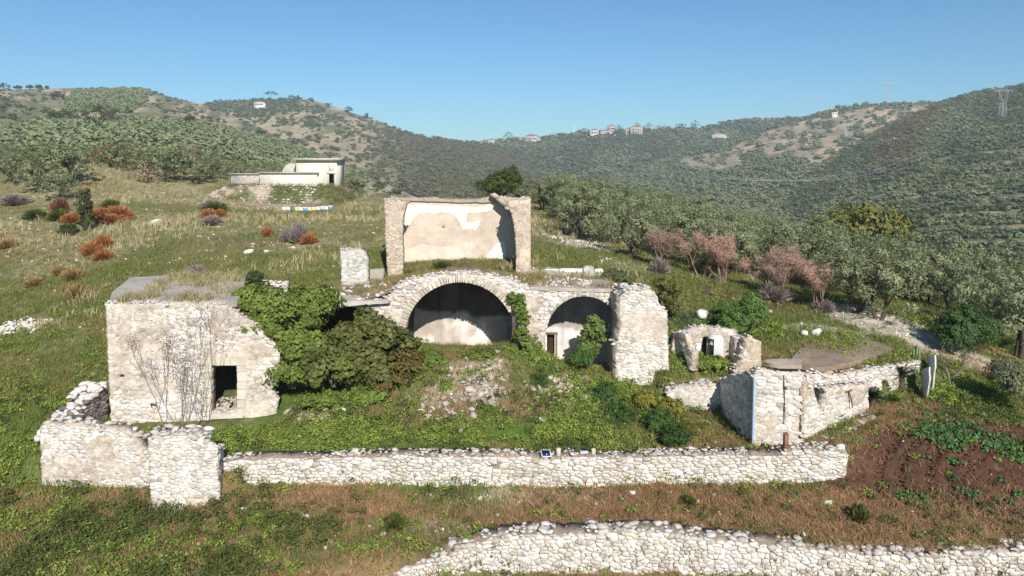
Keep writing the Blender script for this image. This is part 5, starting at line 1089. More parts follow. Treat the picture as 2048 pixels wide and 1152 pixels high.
for i, (u, v, Y, w_, h, k, lab) in enumerate(((186,503,53.5,.95,1.1,0,'vivid orange broom bush, left one of the trio below the young oak'), (206,488,55.5,.8,1.1,0,'vivid orange broom bush, right rear one of the trio below the young oak'), (207,518,51.8,.85,.85,0,'vivid orange broom bush, front one of the trio below the young oak'),
    (205,436,69,1.7,1.3,0,'wide orange broom clump upslope right of the young oak'), (235,436,69,1.6,1.5,0,'tall orange clump at the right end of the upper orange group'), (222,448,67,1.6,1.0,0,'low orange clump in front of the upper orange group'), (145,440,68,1.2,1.0,0,'orange clump just left of the young oak'),
    (418,436,70,.9,1.0,0,'orange bush below the left end of the stony mound'), (440,434,70.5,.8,.9,0,'smaller orange bush touching the one below the stony mound'), (534,480,57,.55,.8,0,'small lone orange bush left of the purple-grey bush'), (618,500,53,.75,.9,0,'rusty red patch at the foot of the purple-grey bush'),
    (68,545,47.5,.7,.7,1,'tan tuft bush at the left side of the meadow'), (146,548,47.3,.85,.95,1,'tan spiky bush right of the leftmost tan tuft'), (118,530,49.5,.6,.7,1,'small brown tuft bush behind the tan spiky bush'), (151,592,43.6,.65,.95,1,'pale tan tuft bush nearest the house roof'), (16,472,60,.9,.8,1,'faded orange tuft at the far left edge of the meadow'),
    (392,560,45,1.1,1.0,2,'grey-brown twiggy bush behind the house roof'), (425,458,64,1.3,1.2,2,'grey twiggy bush on the meadow below the orange pair'), (598,495,53.5,1.15,1.9,2,'tall purple-grey leafless bush on the meadow left of the chamber'), (575,490,54,.9,1.3,2,'shorter purple-grey bush at the left of the tall one'),
    (222,424,75,1.2,1.3,3,'green broom bush behind the orange clumps'), (120,440,70,1.2,1.2,3,'dark green broom left of the young oak'), (72,434,72,1.3,1.2,3,'dark green broom bush near the left edge'), (30,404,84,2.4,1.6,2,'wide grey bush under the left olive group'), (120,425,76,1.0,1.7,4,'reddish brown bush between green brooms'), (430,420,76,1.5,1.1,3,'green bush at the left foot of the stony mound'), (425,405,80,1.9,1.5,2,'grey twiggy shrub on the left flank of the stony mound'),
    (1318,540,45.2,.95,1.3,2,'purple-brown leafless bush under the leftmost dead olive'), (1550,606,42.4,1.0,1.2,2,'dark twiggy undergrowth below the tall reddish dead olive'), (1650,620,40.8,.6,.8,2,'small bare bush below the last dead olive'), (819,556,41.6,.32,.7,3,'small green tuft at the foot of the chamber left pier'), (715,580,39,.5,.5,3,'green tuft at the foot of the short white pillar'), (997,552,41.6,.45,.6,3,'green tuft before the right part of the chamber'), (1022,545,41.5,.5,.6,3,'larger green tuft at the foot of the chamber right pier'), (1042,553,41.2,.45,.5,3,'bright green tuft beside the larger one at the right pier'),
    (885,524,43.4,.7,.6,3,'green shrub on the floor of the roofless chamber'), (1785,775,32.6,.4,.4,3,'small weed tuft by the arched opening in the rubble wall'), (1375,975,26.4,.35,.4,3,'grey-green tuft below the terrace wall, right half'), (1718,1035,25.5,.4,.7,3,'grey-green upright weed on the bare slope between the two terrace walls'), (790,1052,25.1,.5,.6,3,'dark weed tuft between the two dry stone walls'))):
    if k == 2 and Y > 44: w_ *= .75; h *= .85
    A, B = ((OR1, OR2), (BR1, BR2), (PU1, PU2), (GR1, GR2), (np.array(srgb(110,72,56)), np.array(srgb(150,104,78))))[k]
    broom(u, v, Y, w_, h, A, B, lab, 500 + i, n=int(700 + 500 * w_), wid=.028 if Y < 60 else .05)
# boulders
for i, (u, v, Y, s, lab) in enumerate(((1405,627,36.9,.46,'big smooth white boulder behind the small chamber'), (1541,617,39.6,.2,'small white boulder right of the drooping pepper bushes'), (1610,662,36.4,.36,'pale tan boulder in the grass, left one of the pair above the concrete pad'), (1633,662,36.6,.36,'pale tan boulder in the grass, right one of the pair above the concrete pad'), (612,1046,25.6,.2,'lone white stone in the weeds below the terrace wall'), (487,1027,26,.18,'flat white stone near the tall pier foot'),
    (843,830,30.9,.18,'white stone low on the left side of the rubble heap'), (688,816,31.4,.2,'pale stone in the courtyard below the fig bush'), (313,443,66,.8,'flat pale rock outcrop in the middle of the meadow'), (1085,850,30.2,.24,'pale stones on the right of the courtyard'), (498,518,50.5,.5,'pale flat rock left of the short pillar'), (534,517,50.3,.35,'smaller pale rock beside the flat one on the meadow'), (1265,985,26.9,.16,'pale stone lying under the terrace wall'), (1655,1000,26.4,.22,'pale flat stone right of the terrace wall end'), (1680,912,28.6,.35,'flat light stones beside the steel post'), (128,912,29.5,.3,'grey stone hidden in the weeds left of the long low wall'))):
    c = P(u, v, Y)
    if i < 2: c = foot(u, v + 10, 36, 60); Y = c[1]
    x, y = c[0], Y; z = gz1(x, y) + (.12 if i == 0 else 0); m = MB(); rocks(m, [(0, 0, s * .15)], s * .8, (.72,.69,.63), 40 + i, flat=.7, big=True); o = m.obj('boulder', M_stone, smooth=False); o.location = (x, y, z + .05); tag(o, lab, 'boulder')
# rubble heap: broken slabs on the mound
r = np.random.default_rng(31); pts = []; 
for k in range(440):
    u, v = (r.normal(965, 24), r.normal(785, 30)) if k < 230 else ((r.normal(870, 26), r.normal(810, 22)) if k < 290 else ((r.normal(1130, 30), r.normal(775, 18)) if k < 390 else (r.normal(622, 20), r.normal(832, 10))))
    pts.append((u, v))
pos = []
for u, v in pts:
    f_ = foot(u, v, 28, 38); pos.append(f_)
pos = np.array(pos); n = len(pos); pos[:, 2] += r.uniform(0, .1, n); m = MB(); rocks(m, pos, r.uniform(.04, .2, n) * (1 + .6 * (r.random(n) < .1)), mixc((.52,.46,.39), (.34,.28,.22), r.random(n)), 6, flat=.55, big=False, tilt=.5)
tag(m.obj('rubble', M_stone), kind='stuff', label='broken pale rubble lying on the overgrown mound')
# ------------------------------------------------------------------ ground cover
RF = np.random.default_rng(90)
def visible(x, y, z, pad=260):
    u, v = proj(x, y, z); return (u > -pad) & (u < 2048 + pad) & (v < 1152 + pad)
def inside_building(x, y):
    o = (x > P(222,700,31)[0] - .2) & (x < P(552,700,32)[0] + .4) & (y > 30.8) & (y < 37.8)
    o |= (x > P(583,600,36)[0]) & (x < P(1250,600,36)[0]) & (y > 36.1) & (y < 42)
    o |= (x > P(1232,700,34)[0]) & (x < P(1337,700,34)[0]) & (y > 33.9) & (y < 36.2)
    o |= (x > pa_[0]) & (x < P(1737,800,31)[0]) & (y > 29.0) & (y < 32.4) & (y < 29.3 + (x - pa_[0]) * .62 + .2) & (x < P(1606,800,29.6)[0] + 20) & (y > 29.4 + (x - P(1606,820,29.6)[0]) * .8)
    return o
def scatter(n, x0, x1, y0, y1, pw=1.0):
    y = y0 + (y1 - y0) * RF.random(n) ** pw; half = y * .84 + 2
    x = RF.uniform(-1, 1, n) * half; k = (x > x0) & (x < x1); x, y = x[k], y[k]; z = ground_z(x, y)
    k = visible(x, y, z) & ~inside_building(x, y); return x[k], y[k], z[k]
def blades(mb, x, y, z, h, w_, lean, col, r):
    n = len(x); a = r.uniform(0, 2 * PI, n); s = np.stack([np.cos(a), np.sin(a), np.zeros(n)], 1) * (w_ * .5)[:, None]
    L = r.normal(size=(n, 2)) * lean * h[:, None]; b = np.stack([x, y, z - .03], 1)
    mid = b + np.stack([L[:, 0] * .35, L[:, 1] * .35, h * .6], 1); tip = b + np.stack([L[:, 0], L[:, 1], h], 1)
    V = np.stack([b - s, b + s, mid + s * .75, mid - s * .75, tip], 1).reshape(-1, 3); i = 5 * np.arange(n)[:, None]
    c = np.repeat(col, 5, 0); o = mb.n; mb.add(V, np.array([[0, 1, 2, 3]]) + i, c); mb.f.append(np.array([[3, 2, 4]]) + i + o); mb.m.append(np.zeros(n))
def tufts(n, y0, y1, per, zones_w, hgt, wid, colA, colB, seed, pw=.8, lean=.35, rad=.12, clump=None):
    r = np.random.default_rng(seed); x, y, z = scatter(n, -80, 80, y0, y1, pw); Wz = zones(x, y); p = Wz @ np.array(zones_w)
    if clump: p = p * sst(clump[0], clump[1], fbm(x * clump[2], y * clump[2], seed))
    k = r.random(len(x)) < p; x, y, z, Wz = x[k], y[k], z[k], Wz[k]
    X_ = np.repeat(x, per) + r.normal(size=len(x) * per) * rad; Y_ = np.repeat(y, per) + r.normal(size=len(x) * per) * rad; Z_ = np.repeat(z, per)
    tint = np.repeat(r.random(len(x)) * .6, per) + r.random(len(X_)) * .4; h = hgt * np.repeat(r.uniform(.6, 1.3, len(x)), per) * r.uniform(.6, 1.15, len(X_))
    mb = MB(); blades(mb, X_, Y_, Z_, h, wid * r.uniform(.6, 1.3, len(X_)), lean, mixc(colA, colB, tint), r); return mb
# zone order: green lush dry dead soil gravel dark rubble
g1 = tufts(110000, 19, 50, 6, [.9, .5, .35, .2, .02, .03, .5, .12], .24, .025, srgb(94, 106, 46), srgb(146, 152, 84), 1)
tag(g1.obj('grass', M_grass), kind='stuff', label='short green grass over the courtyard and lower slopes')
g1 = tufts(60000, 42, 125, 5, [.95, .5, .9, .5, .05, .06, .6, .2], .27, .045, srgb(98, 106, 56), srgb(154, 152, 98), 2, pw=1.3)
tag(g1.obj('meadow_grass', M_grass), kind='stuff', label='meadow grass on the hillside behind the ruins')
g1 = tufts(15000, 40, 110, 8, [.12, .0, 1.0, .45, .02, .03, .0, .15], .6, .05, srgb(176, 162, 118), srgb(206, 194, 152), 3, pw=1.2, clump=(.5, .6, .13))
tag(g1.obj('dry_grass', M_grass), kind='stuff', label='tall pale dry grass on the meadow')
g1 = tufts(70000, 19, 36, 8, [.14, .0, .8, 1.0, .03, .25, .3, .12], .2, .022, srgb(142, 106, 76), srgb(200, 166, 126), 4, lean=.9, rad=.16)
tag(g1.obj('dead_weeds', M_grass), kind='stuff', label='matted brown dead weeds between the two dry stone walls')
def leafy(n, y0, y1, w, size, A, B, seed, hh=.14, per=16, rad=.2, clump=(.42, .58, .5), pw=.8):
    r = np.random.default_rng(seed); x, y, z = scatter(n, -80, 80, y0, y1, pw); p = (zones(x, y) @ np.array(w)) * sst(clump[0], clump[1], fbm(x * clump[2], y * clump[2], seed + 30)); k = r.random(len(x)) < p
    cl = np.stack([x[k], y[k], z[k] + hh * r.uniform(.3, 1.1, k.sum()), rad * r.uniform(.6, 1.4, k.sum())], 1); mb = MB(); leafcloud(mb, cl, per, size, A, B, r, up=.5, asp=.65, shell=.2, flat=.9); return mb
g1 = leafy(32000, 19, 42, [.22, 1.0, .03, .02, .02, .02, .45, .3], .085, srgb(98, 120, 44), srgb(158, 174, 80), 11, hh=.22, per=34, rad=.22, clump=(.38, .55, .7)); tag(g1.obj('weeds', M_leaf), kind='stuff', label='bright green leafy weeds covering the courtyard and the mound')
g1 = leafy(17000, 19, 34, [.3, .2, .05, .06, .0, .03, 1.0, .1], .08, srgb(66, 80, 38), srgb(108, 116, 58), 12, hh=.3, per=40, rad=.24, clump=(.46, .56, .45)); tag(g1.obj('dark_weeds', M_leaf), kind='stuff', label='dark green weeds on the slope in the foreground')
g1 = leafy(2600, 19, 33, [.4, .9, .0, .05, .0, .0, .3, .05], .05, srgb(176, 170, 40), srgb(200, 190, 60), 13, hh=.24, per=10, rad=.2, clump=(.5, .6, .7)); tag(g1.obj('yellow_flowers', M_leaf), kind='stuff', label='specks of yellow flowers in the courtyard grass')
# broad leaved clumps on the bare soil at the right
r = np.random.default_rng(14); cl = []
for u, v, Y, ru, n in ((1870,845,29.3,1.0,26),(1900,862,28.9,.8,28),(1930,835,29.6,.8,22),(1855,820,30,.6,14),(2030,893,28.3,1.0,34),(2000,888,28.5,.6,16),(1950,855,29.0,.5,10),(1870,790,31,1.2,26),(2000,790,31,1.6,30),(1905,915,27.8,.15,4),(1820,990,26.4,.5,8),(1950,990,26.3,1.2,12)):
    c = P(u, v, Y)
    for k in range(n): x, y = c[0] + r.normal() * ru * .6, Y + r.normal() * ru * .4; cl.append((x, y, gz1(x, y) + .1, .2))
m = MB(); leafcloud(m, np.array(cl), 26, .13, srgb(58, 92, 44), srgb(106, 140, 76), r, up=.6, shell=.2, flat=.8, asp=.6); tag(m.obj('broad_leaf_weeds', M_leaf), kind='stuff', label='patches of broad leaved green weeds on the tilled soil')
# scattered stones
r = np.random.default_rng(19); x, y, z = scatter(60000, -80, 80, 19, 95, .9); Wz = zones(x, y); p = Wz @ np.array([.025, .015, .05, .16, .05, 1.0, .02, .7]); p = p * (.3 + 1.4 * sst(.45, .62, fbm(x * .9, y * .9, 55))) * np.where((y > 44) & (x < 1), 1.5, 1)
k = r.random(len(x)) < p * .8; x, y, z = x[k], y[k], z[k]; n = len(x); sz_ = .035 + .1 * r.random(n) ** 4 + .035 * (y > 45)
m = MB(); rocks(m, np.stack([x, y, z + .01], 1), sz_, mixc((.74,.71,.65), (.5,.44,.37), r.random(n) ** 1.3), 21, flat=.6); tag(m.obj('stones', M_stone), kind='stuff', label='loose white stones scattered over the slopes')
r = np.random.default_rng(61); x = r.uniform(9, 24, 26000); y = r.uniform(24.5, 31, 26000); Wz = zones(x, y); k = r.random(26000) < Wz[:, 4] * .5; x, y = x[k], y[k]; z = ground_z(x, y)
m = MB(); rocks(m, np.stack([x, y, z], 1), .02 + .07 * r.random(len(x)) ** 3, mixc(C_soil * .8, C_soil * 1.5, r.random(len(x))), 62); tag(m.obj('soil_clods', M_ground), kind='stuff', label='clods of tilled brown soil at the right')
# stones and scrub on the mound face and the pile at the far left
r = np.random.default_rng(23); Xm, Ym, Zm_ = MOUND; k = r.integers(0, Xm.size, 2600); xx, yy, zz = Xm.ravel()[k], Ym.ravel()[k], Zm_.ravel()[k]; q = (fbm(xx * .5, yy * .5, 3) > .42) & (yy < Yh - 1) & (xx < P(645, 380, Yh)[0]); n = q.sum()
m = MB(); rocks(m, np.stack([xx[q], yy[q], zz[q]], 1) + r.normal(size=(n, 3)) * [.15, .15, .03], .08 + .18 * r.random(n) ** 2, mixc((.7,.66,.6), (.5,.44,.38), r.random(n)), 24); tag(m.obj('stony_bank', M_stone), kind='stuff', label='stony rubble bank below the concrete tanks')
q = ~q & (r.random(len(k)) < .5); cl = np.stack([xx[q], yy[q], zz[q] + .1, np.full(q.sum(), .4)], 1); m = MB(); leafcloud(m, cl, 24, .2, srgb(88, 94, 52), srgb(150, 142, 96), r, up=.3, asp=.3, shell=.2); tag(m.obj('bank_scrub', M_leaf), kind='stuff', label='dry scrub growing on the stony bank')
r = np.random.default_rng(25); cl = []
c = P(12, 675, 40); n = 420; x = c[0] + r.normal(size=n) * .9; y = 40.3 + r.normal(size=n) * .45; m = MB(); rocks(m, np.stack([x, y, ground_z(x, y) + .25 * np.exp(-((x - c[0]) ** 2)) * r.random(n)], 1), .06 + .12 * r.random(n) ** 2, mixc((.78,.75,.7), (.58,.52,.46), r.random(n)), 26); tag(m.obj('stone_pile', M_stone), 'heap of small white stones at the left edge of the meadow', 'stone pile', kind='stuff')
# cover on the terrace over the vaults, the house roof and the chamber floor
r = np.random.default_rng(27); n = 4200; x = r.uniform(gx[0], gx[-1], n); y = r.uniform(36.2, 42.4, n); p = np.where(x < 1.6, .75, .22) * sst(.42, .56, fbm(x * .7, y * .7, 8)) * (.3 + .7 * sst(36.6, 38, y)); k = r.random(n) < p; x, y = x[k], y[k]; z = terr_z(x, y); n = len(x)
xr = r.uniform(pc.p[0][0] + .8, pc.p[1][0] - .8, 900); yr = r.uniform(42, 44.9, 900); x = np.r_[x, xr]; y = np.r_[y, yr]; z = np.r_[z, ground_z(xr, yr)]
per = 9; X_ = np.repeat(x, per) + r.normal(size=len(x) * per) * .12; Y_ = np.repeat(y, per) + r.normal(size=len(x) * per) * .12; Z_ = np.repeat(z, per); m = MB(); tn = np.repeat(r.random(len(x)), per)
blades(m, X_, Y_, Z_, .22 * r.uniform(.5, 1.4, len(X_)), np.full(len(X_), .03), .5, mixc(srgb(116, 116, 66), srgb(176, 156, 112), tn), r)
tag(m.obj('terrace_grass', M_grass), kind='stuff', label='dry grass and herbs on the terrace above the vaults')
k = r.random(6000) < 1; x = r.uniform(gx[0], gx[-1], 3000); y = r.uniform(36.1, 41.5, 3000); q = r.random(3000) < .9 * sst(.4, .6, fbm(x * .8, y * .8, 31)) * np.where(y < 37.4, 1, .45); x, y = x[q], y[q]
m = MB(); rocks(m, np.stack([x, y, terr_z(x, y) + .03], 1), .05 + .13 * r.random(len(x)) ** 2, mixc(ST_L * .95, ST_D, r.random(len(x))), 28); tag(m.obj('terrace_rubble', M_stone), kind='stuff', label='pale rubble strewn over the terrace above the vaults')
rp = ROOF1[0]; poly = [(q[0], q[1]) for q in rp]; x = r.uniform(rp[0][0], rp[3][0] + 1, 1500); y = r.uniform(31, 37.5, 1500); dens = np.where(y > 35.5, .5, .05) + .5 * sst(.5, .62, fbm(x * .8, y * .8, 36)); q = pip(x, y, poly) & (r.random(1500) < dens); x, y = x[q], y[q]; z = rp[0][2] + .05 * (y - 31)
X_ = np.repeat(x, 10) + r.normal(size=len(x) * 10) * .1; Y_ = np.repeat(y, 10) + r.normal(size=len(x) * 10) * .1; m = MB(); blades(m, X_, Y_, np.repeat(z, 10), .3 * r.uniform(.5, 1.5, len(X_)), np.full(len(X_), .028), .6, mixc(srgb(150, 142, 100), srgb(200, 186, 142), np.repeat(r.random(len(x)), 10)), r)
tag(m.obj('roof_grass', M_grass), kind='stuff', label='straw coloured grass tufts on the flat roof of the stone house')

# ------------------------------------------------------------------ left groves and far woods
GL = 'olive trees of the grove behind the left meadow'
LL = 'olive tree in the broad grove behind the left meadow'
r = np.random.default_rng(33)
ol2 = [Stock(proto('olive_tree', olive(260 + k, 4.4, 2.6, OA * .85, OB * .92, leaves=26, nc=44, sz=.36), LL, 'olive tree', GL)) for k in range(3)]
L1 = HILLS['hill_left']; cand = []
for s in np.arange(.02, .30, .022):
    Yq = 135 * (850 / 135) ** s; du = 5.0 / Yq * F
    for u in np.arange(-60, 760, du):
        uu = u + r.uniform(-.3, .3) * du; p, v = L1(np.array(uu), np.array(s + r.uniform(-.006, .006)))
        if -40 < uu < 700 and p[1] < 330: cand.append((p[1], p[0], p[2]))
cand.sort(); n = 0
for y, x, z in cand:
    if n >= 85: break
    z = max(z, gz1(x, y) if y < 160 else z); ol2[n % 3].put((x, y, z - .2), r.uniform(0, 6.28), r.uniform(.85, 1.2)); n += 1
rest = [(x, y, z) for y, x, z in cand[85:]]
NT = 'small group of named trees'
for i, (u, v, Y, sc, lab) in enumerate(((30,398,92,.9,'olive at the far left of the tree group above the meadow'), (85,400,90,1.1,'dark bushy olive second in the group above the meadow'), (142,395,92,1.25,'large rounded olive in the middle of the left tree group'), (120,412,86,.8,'low olive in front of the left tree group'), (235,385,101,1.1,'olive right of the orange-leaved tree'), (285,384,100,.8,'small olive between two larger ones before the grove'), (330,385,99,1.2,'broad dark olive standing alone before the grove'), (385,382,101,1.1,'olive left of the concrete tanks'), (425,378,105,.95,'olive touching the left flank of the stony mound'))):
    c = P(u, v, Y); ol2[i % 3].put((c[0], Y, gz1(c[0], Y) - .1), r.uniform(0, 6), sc, lab, '')
def small_tree(name, u, v, Y, w_, h, A, B, label, cat, seed, size=.4, per=30):
    bush(name, [(P(u, v, Y) + [0, 0, h * .62], (w_ * .5, w_ * .45, h * .36)), (P(u, v, Y) + [w_ * .2, 0, h * .5], (w_ * .35, w_ * .3, h * .3))], label, cat, size=size, A=np.array(A), B=np.array(B), nc=34, per=per, cr=w_ * .12, seed=seed, asp=.5, stems=4)
small_tree('oak_tree', 100, 372, 106, 8, 5.6, srgb(62,84,34), srgb(104,128,56), 'big bright green oak rising over the left olive group', 'oak tree', 601)
small_tree('autumn_tree', 228, 345, 120, 7, 4.2, srgb(150,92,64), srgb(188,124,92), 'low russet tree with reddish leaves at the edge of the grove', 'tree', 602, per=18)
small_tree('dead_tree', 283, 385, 98, 4.5, 4, srgb(158,134,112), srgb(190,166,140), 'pale brown dead tree between green olives', 'dead tree', 603, size=.25, per=16)
small_tree('dead_tree', 380, 330, 150, 5, 4, srgb(120,100,90), srgb(150,128,114), 'purple-brown bare tree inside the left grove', 'dead tree', 604, size=.35, per=16)
small_tree('oak_tree', 280, 352, 118, 7, 4, srgb(84,100,44), srgb(124,134,66), 'yellow-green low oak right of the russet tree', 'oak tree', 605)
FT = []
for k in range(6):
    r_ = np.random.default_rng(700 + k); m = MB(); leafcloud(m, crown(r_, (0, 0, .55), (.62, .62, .38), 9, .34, -.8, .4), 9, .42, (0, 0, 0), (1, 1, 1), r_, asp=.7, shell=.3, tintc=.6, ctr=(0, 0, .25)); FT.append((np.concatenate(m.v), np.concatenate(m.c)[:, 0]))
def wood(name, pos, size, colA, colB, label, seed, squash=.72, grow=1.22):
    r = np.random.default_rng(seed); pos = np.asarray(pos, float); n = len(pos); k = r.integers(0, 6, n); mb = MB(); size = np.broadcast_to(size, (n,)) * grow; mean_ = .5 + .35 * (vn(pos[:, 0] / 25, pos[:, 1] / 25, seed) - .5); cA = np.broadcast_to(colA, (n, 3)); cB = np.broadcast_to(colB, (n, 3))
    for j in range(6):
        i = np.where(k == j)[0]
        if len(i) == 0: continue
        v, t = FT[j]; a = r.uniform(0, 2 * PI, len(i)); M = np.zeros((len(i), 3, 3)); M[:, 0, 0] = np.cos(a); M[:, 0, 1] = -np.sin(a); M[:, 1, 0] = np.sin(a); M[:, 1, 1] = np.cos(a); M[:, 2, 2] = squash
        q = np.einsum('nij,kj->nki', M, v) * size[i][:, None, None] + pos[i][:, None, :]
        tt = np.clip(t[None] * .45 + .55 * mean_[i][:, None], 0, 1); c = cA[i][:, None] * (1 - tt)[..., None] + cB[i][:, None] * tt[..., None]
        mb.add(q.reshape(-1, 3), np.arange(len(i) * len(v)).reshape(-1, 4), c.reshape(-1, 3))
    return tag(mb.obj(name, M_far), kind='stuff', label=label)
def hillwood(hn, u0, u1, s0, s1, Yf, Yr, step, dens, seed, rowf=1.0, smin=0):
    r = np.random.default_rng(seed); f = HILLS[hn]; U = []; Q = []; s = s0
    while s < s1:
        Yq = Yf * (Yr / Yf) ** s; du = step / Yq * F; n = int((u1 - u0) / du) + 1; uu = u0 + (np.arange(n) + r.uniform(-.4, .4, n)) * du
        U.append(uu); Q.append(s + r.uniform(-.12, .12, n) * step * rowf / (Yq * math.log(Yr / Yf))); s += step * rowf / (Yq * math.log(Yr / Yf))
    U = np.concatenate(U); Q = np.clip(np.concatenate(Q), 0, 1.02); p, v = f(U, Q); k = r.random(len(U)) < dens(U, v, Q); return p[k], U[k], v[k]
fa, fb = np.array(srgb(100, 112, 76)), np.array(srgb(150, 158, 114)); da, db = np.array(srgb(70, 84, 52)), np.array(srgb(112, 122, 80))
wood('olive_grove', np.array(rest_r) - [0, 0, .3], RF.uniform(2.2, 2.9, len(rest_r)), OA * .9, OB * .9, 'far side of the dense olive grove right of the ruins', 10)
if rest: wood('olive_grove', np.array(rest) - [0, 0, .3], RF.uniform(2.2, 3, len(rest)), fa, fb, 'continuation of the olive grove behind the left meadow', 1)
# left hill
def d1(u, v, s): return np.where(pip(u, v, gr_low), .95, np.where(pip(u, v, gr_upper), .8, np.where(pip(u, v, scr1), .6 * sst(.45, .55, fbm(u * .04, v * .12, 7)), .35 * sst(.52, .62, fbm(u * .05, v * .15, 8)) + .02)))
p, u, v = hillwood('hill_left', -120, 800, .30, 1.0, 135, 850, 5.2, d1, 34); low = pip(u, v, gr_low) | pip(u, v, gr_upper); sz_ = np.where(low, 3.0 * RF.uniform(.8, 1.25, len(p)), .8 + 2.6 * RF.random(len(p)) ** 3)
wood('olive_wood', p[low], sz_[low], fa, fb, 'olive groves covering the left hill', 2); wood('hill_scrub', p[~low], sz_[~low], da, db, 'dark scrub bushes dotted over the bare left hill', 3)
def d2(u, v, s): return np.clip(.03 + .5 * sst(.48, .58, fbm(u * .05, v * .13, 12)) + .8 * sst(690, 860, u) + .7 * ((u < 620) & (v < 226)) + .4 * sst(.5, .6, fbm(u * .03, v * .1, 91)), 0, 1)
p, u, v = hillwood('hill_middle', 330, 1100, .1, 1.0, 260, 1250, 8, d2, 35); mixk = RF.random(len(p))[:, None] * sst(680, 800, u)[:, None]; wood('scrub_wood', p, 1.4 + 3.4 * RF.random(len(p)) ** 1.6, da * (1 - mixk) + np.array(srgb(112, 96, 74)) * mixk, db * (1 - mixk) + np.array(srgb(138, 122, 92)) * mixk, 'mixed scrub on the middle hill', 4)
def d3(u, v, s): return np.full(np.shape(u), .95)
p, u, v = hillwood('hill_village', 800, 1760, .15, 1.0, CVF, CVR, 9.5, d3, 36, 1.1); t = sst(.45, .58, fbm(u * .02, v * .06, 96))[:, None]; wood('wood', p, 4.2 + 4 * RF.random(len(p)) ** 2, fa * .9 * t + da * (1 - t), fb * .9 * t + db * (1 - t), 'woods and olive groves on the village hill', 5)
def d4(u, v, s):
    bare = pip(u, v, tan2) | pip(u, v, tan3); return np.where(bare, .05 + .8 * sst(.56, .62, fbm(u * .05, v * .12, 5)), .95)
p, u, v = hillwood('hill_bare', 1100, 2100, .05, 1.0, 450, 1150, 7.2, d4, 37, 1.1); wood('olive_wood', p, 2.3 + 3.8 * RF.random(len(p)) ** 1.5, fa * .85, fb * .85, 'olive trees around the bare pylon hill', 6)
def d5(u, v, s):
    d = v - interp(u, R1R); gap = sst(.56, .64, fbm(u * .025, v * .07, 111)) * (v < 430); gap = np.maximum(gap, 1.7 * (np.sin(s * 100 + 3 * fbm(u * 0.006, s * 3, 5)) > 0.72) * (v > 300)); return np.clip(1.0 - .75 * sst(16, 4, d) * (u < 1860) - .45 * gap, 0, 1)
p, u, v = hillwood('hill_right', 1330, 2250, 0.0, 1.0, 210, 820, 3.6, d5, 38, 1.9); t = sst(.4, .6, fbm(u * .02, v * .05, 66))[:, None]
aut = (sst(60, 20, np.abs(u - 1815 + (v - 250) * .5)) * sst(90, 40, np.abs(v - 270)) * (RF.random(len(p)) < .75))[:, None] + (.6 * (RF.random(len(p)) < .04))[:, None]; aut = np.clip(aut, 0, 1)
A = (fa * .85 * t + da * .9 * (1 - t)) * (1 - aut) + np.array(srgb(96, 82, 54)) * aut; B = (fb * .9 * t + db * .95 * (1 - t)) * (1 - aut) + np.array(srgb(136, 114, 76)) * aut
wood('olive_wood', p, RF.uniform(1.9, 3.2, len(p)) * np.where(RF.random(len(p)) < .1, 1.35, 1), A, B, 'terraced olive groves and scrub covering the right hill', 7)
# valley floor trees between grove and right hill
r = np.random.default_rng(39); pos = []
for k in range(3600):
    y = r.uniform(120, 360); x = r.uniform(-.05, .9) * y; z = gz1(x, y)
    if proj(x, y, z + 4)[0] > 1000: pos.append((x, y, z))
wood('valley_wood', pos, r.uniform(2.4, 4, len(pos)), da, np.array(srgb(110, 112, 66)), 'dense trees in the valley between the near grove and the right hill', 8)
small_tree('oak_tree', 1720, 505, 78, 9, 4.8, srgb(90, 96, 44), srgb(136, 136, 66), 'large yellow-green tree behind the grove above the salmon dead trees', 'oak tree', 606, size=.5, per=60)
# ridge trees, villas
def ridge_pt(u, tab, hn, s=.995):
    p, v = HILLS[hn](np.array(float(u)), np.array(s)); return p
VR = lambda u, s=.99: ridge_pt(u, CR, 'hill_village', s)
def umbrella_pine(u, hn, h, w_, label, seed, kind='umbrella_pine', s=.99, flat=.16, A=srgb(50,64,40), B=srgb(84,96,58)):
    q_ = 1.5 if hn == 'hill_village' else 1; h *= q_; w_ *= q_; p = ridge_pt(u, None, hn, s); r = np.random.default_rng(seed); t = thing(kind, p, label, 'pine tree' if 'pine' in kind else 'tree'); m = MB(); tube(m, [(0, 0, -1), (.2, 0, h * .8)], [.5, .3], 6, srgb(84, 70, 58)); m.obj('trunk', M_bark, t); m = MB()
    fz = (1 - flat) if flat < .3 else .5; leafcloud(m, crown(r, (0, 0, h * fz), (w_ / 2, w_ / 2, h * flat), 26, w_ * .12, -.3, .4), 22, 1.0, A, B, r, asp=.7); m.obj('crown', M_far, t)
umbrella_pine(1255, 'hill_village', 9, 16, 'umbrella pine with flat crown on the village ridge', 1) if False else None
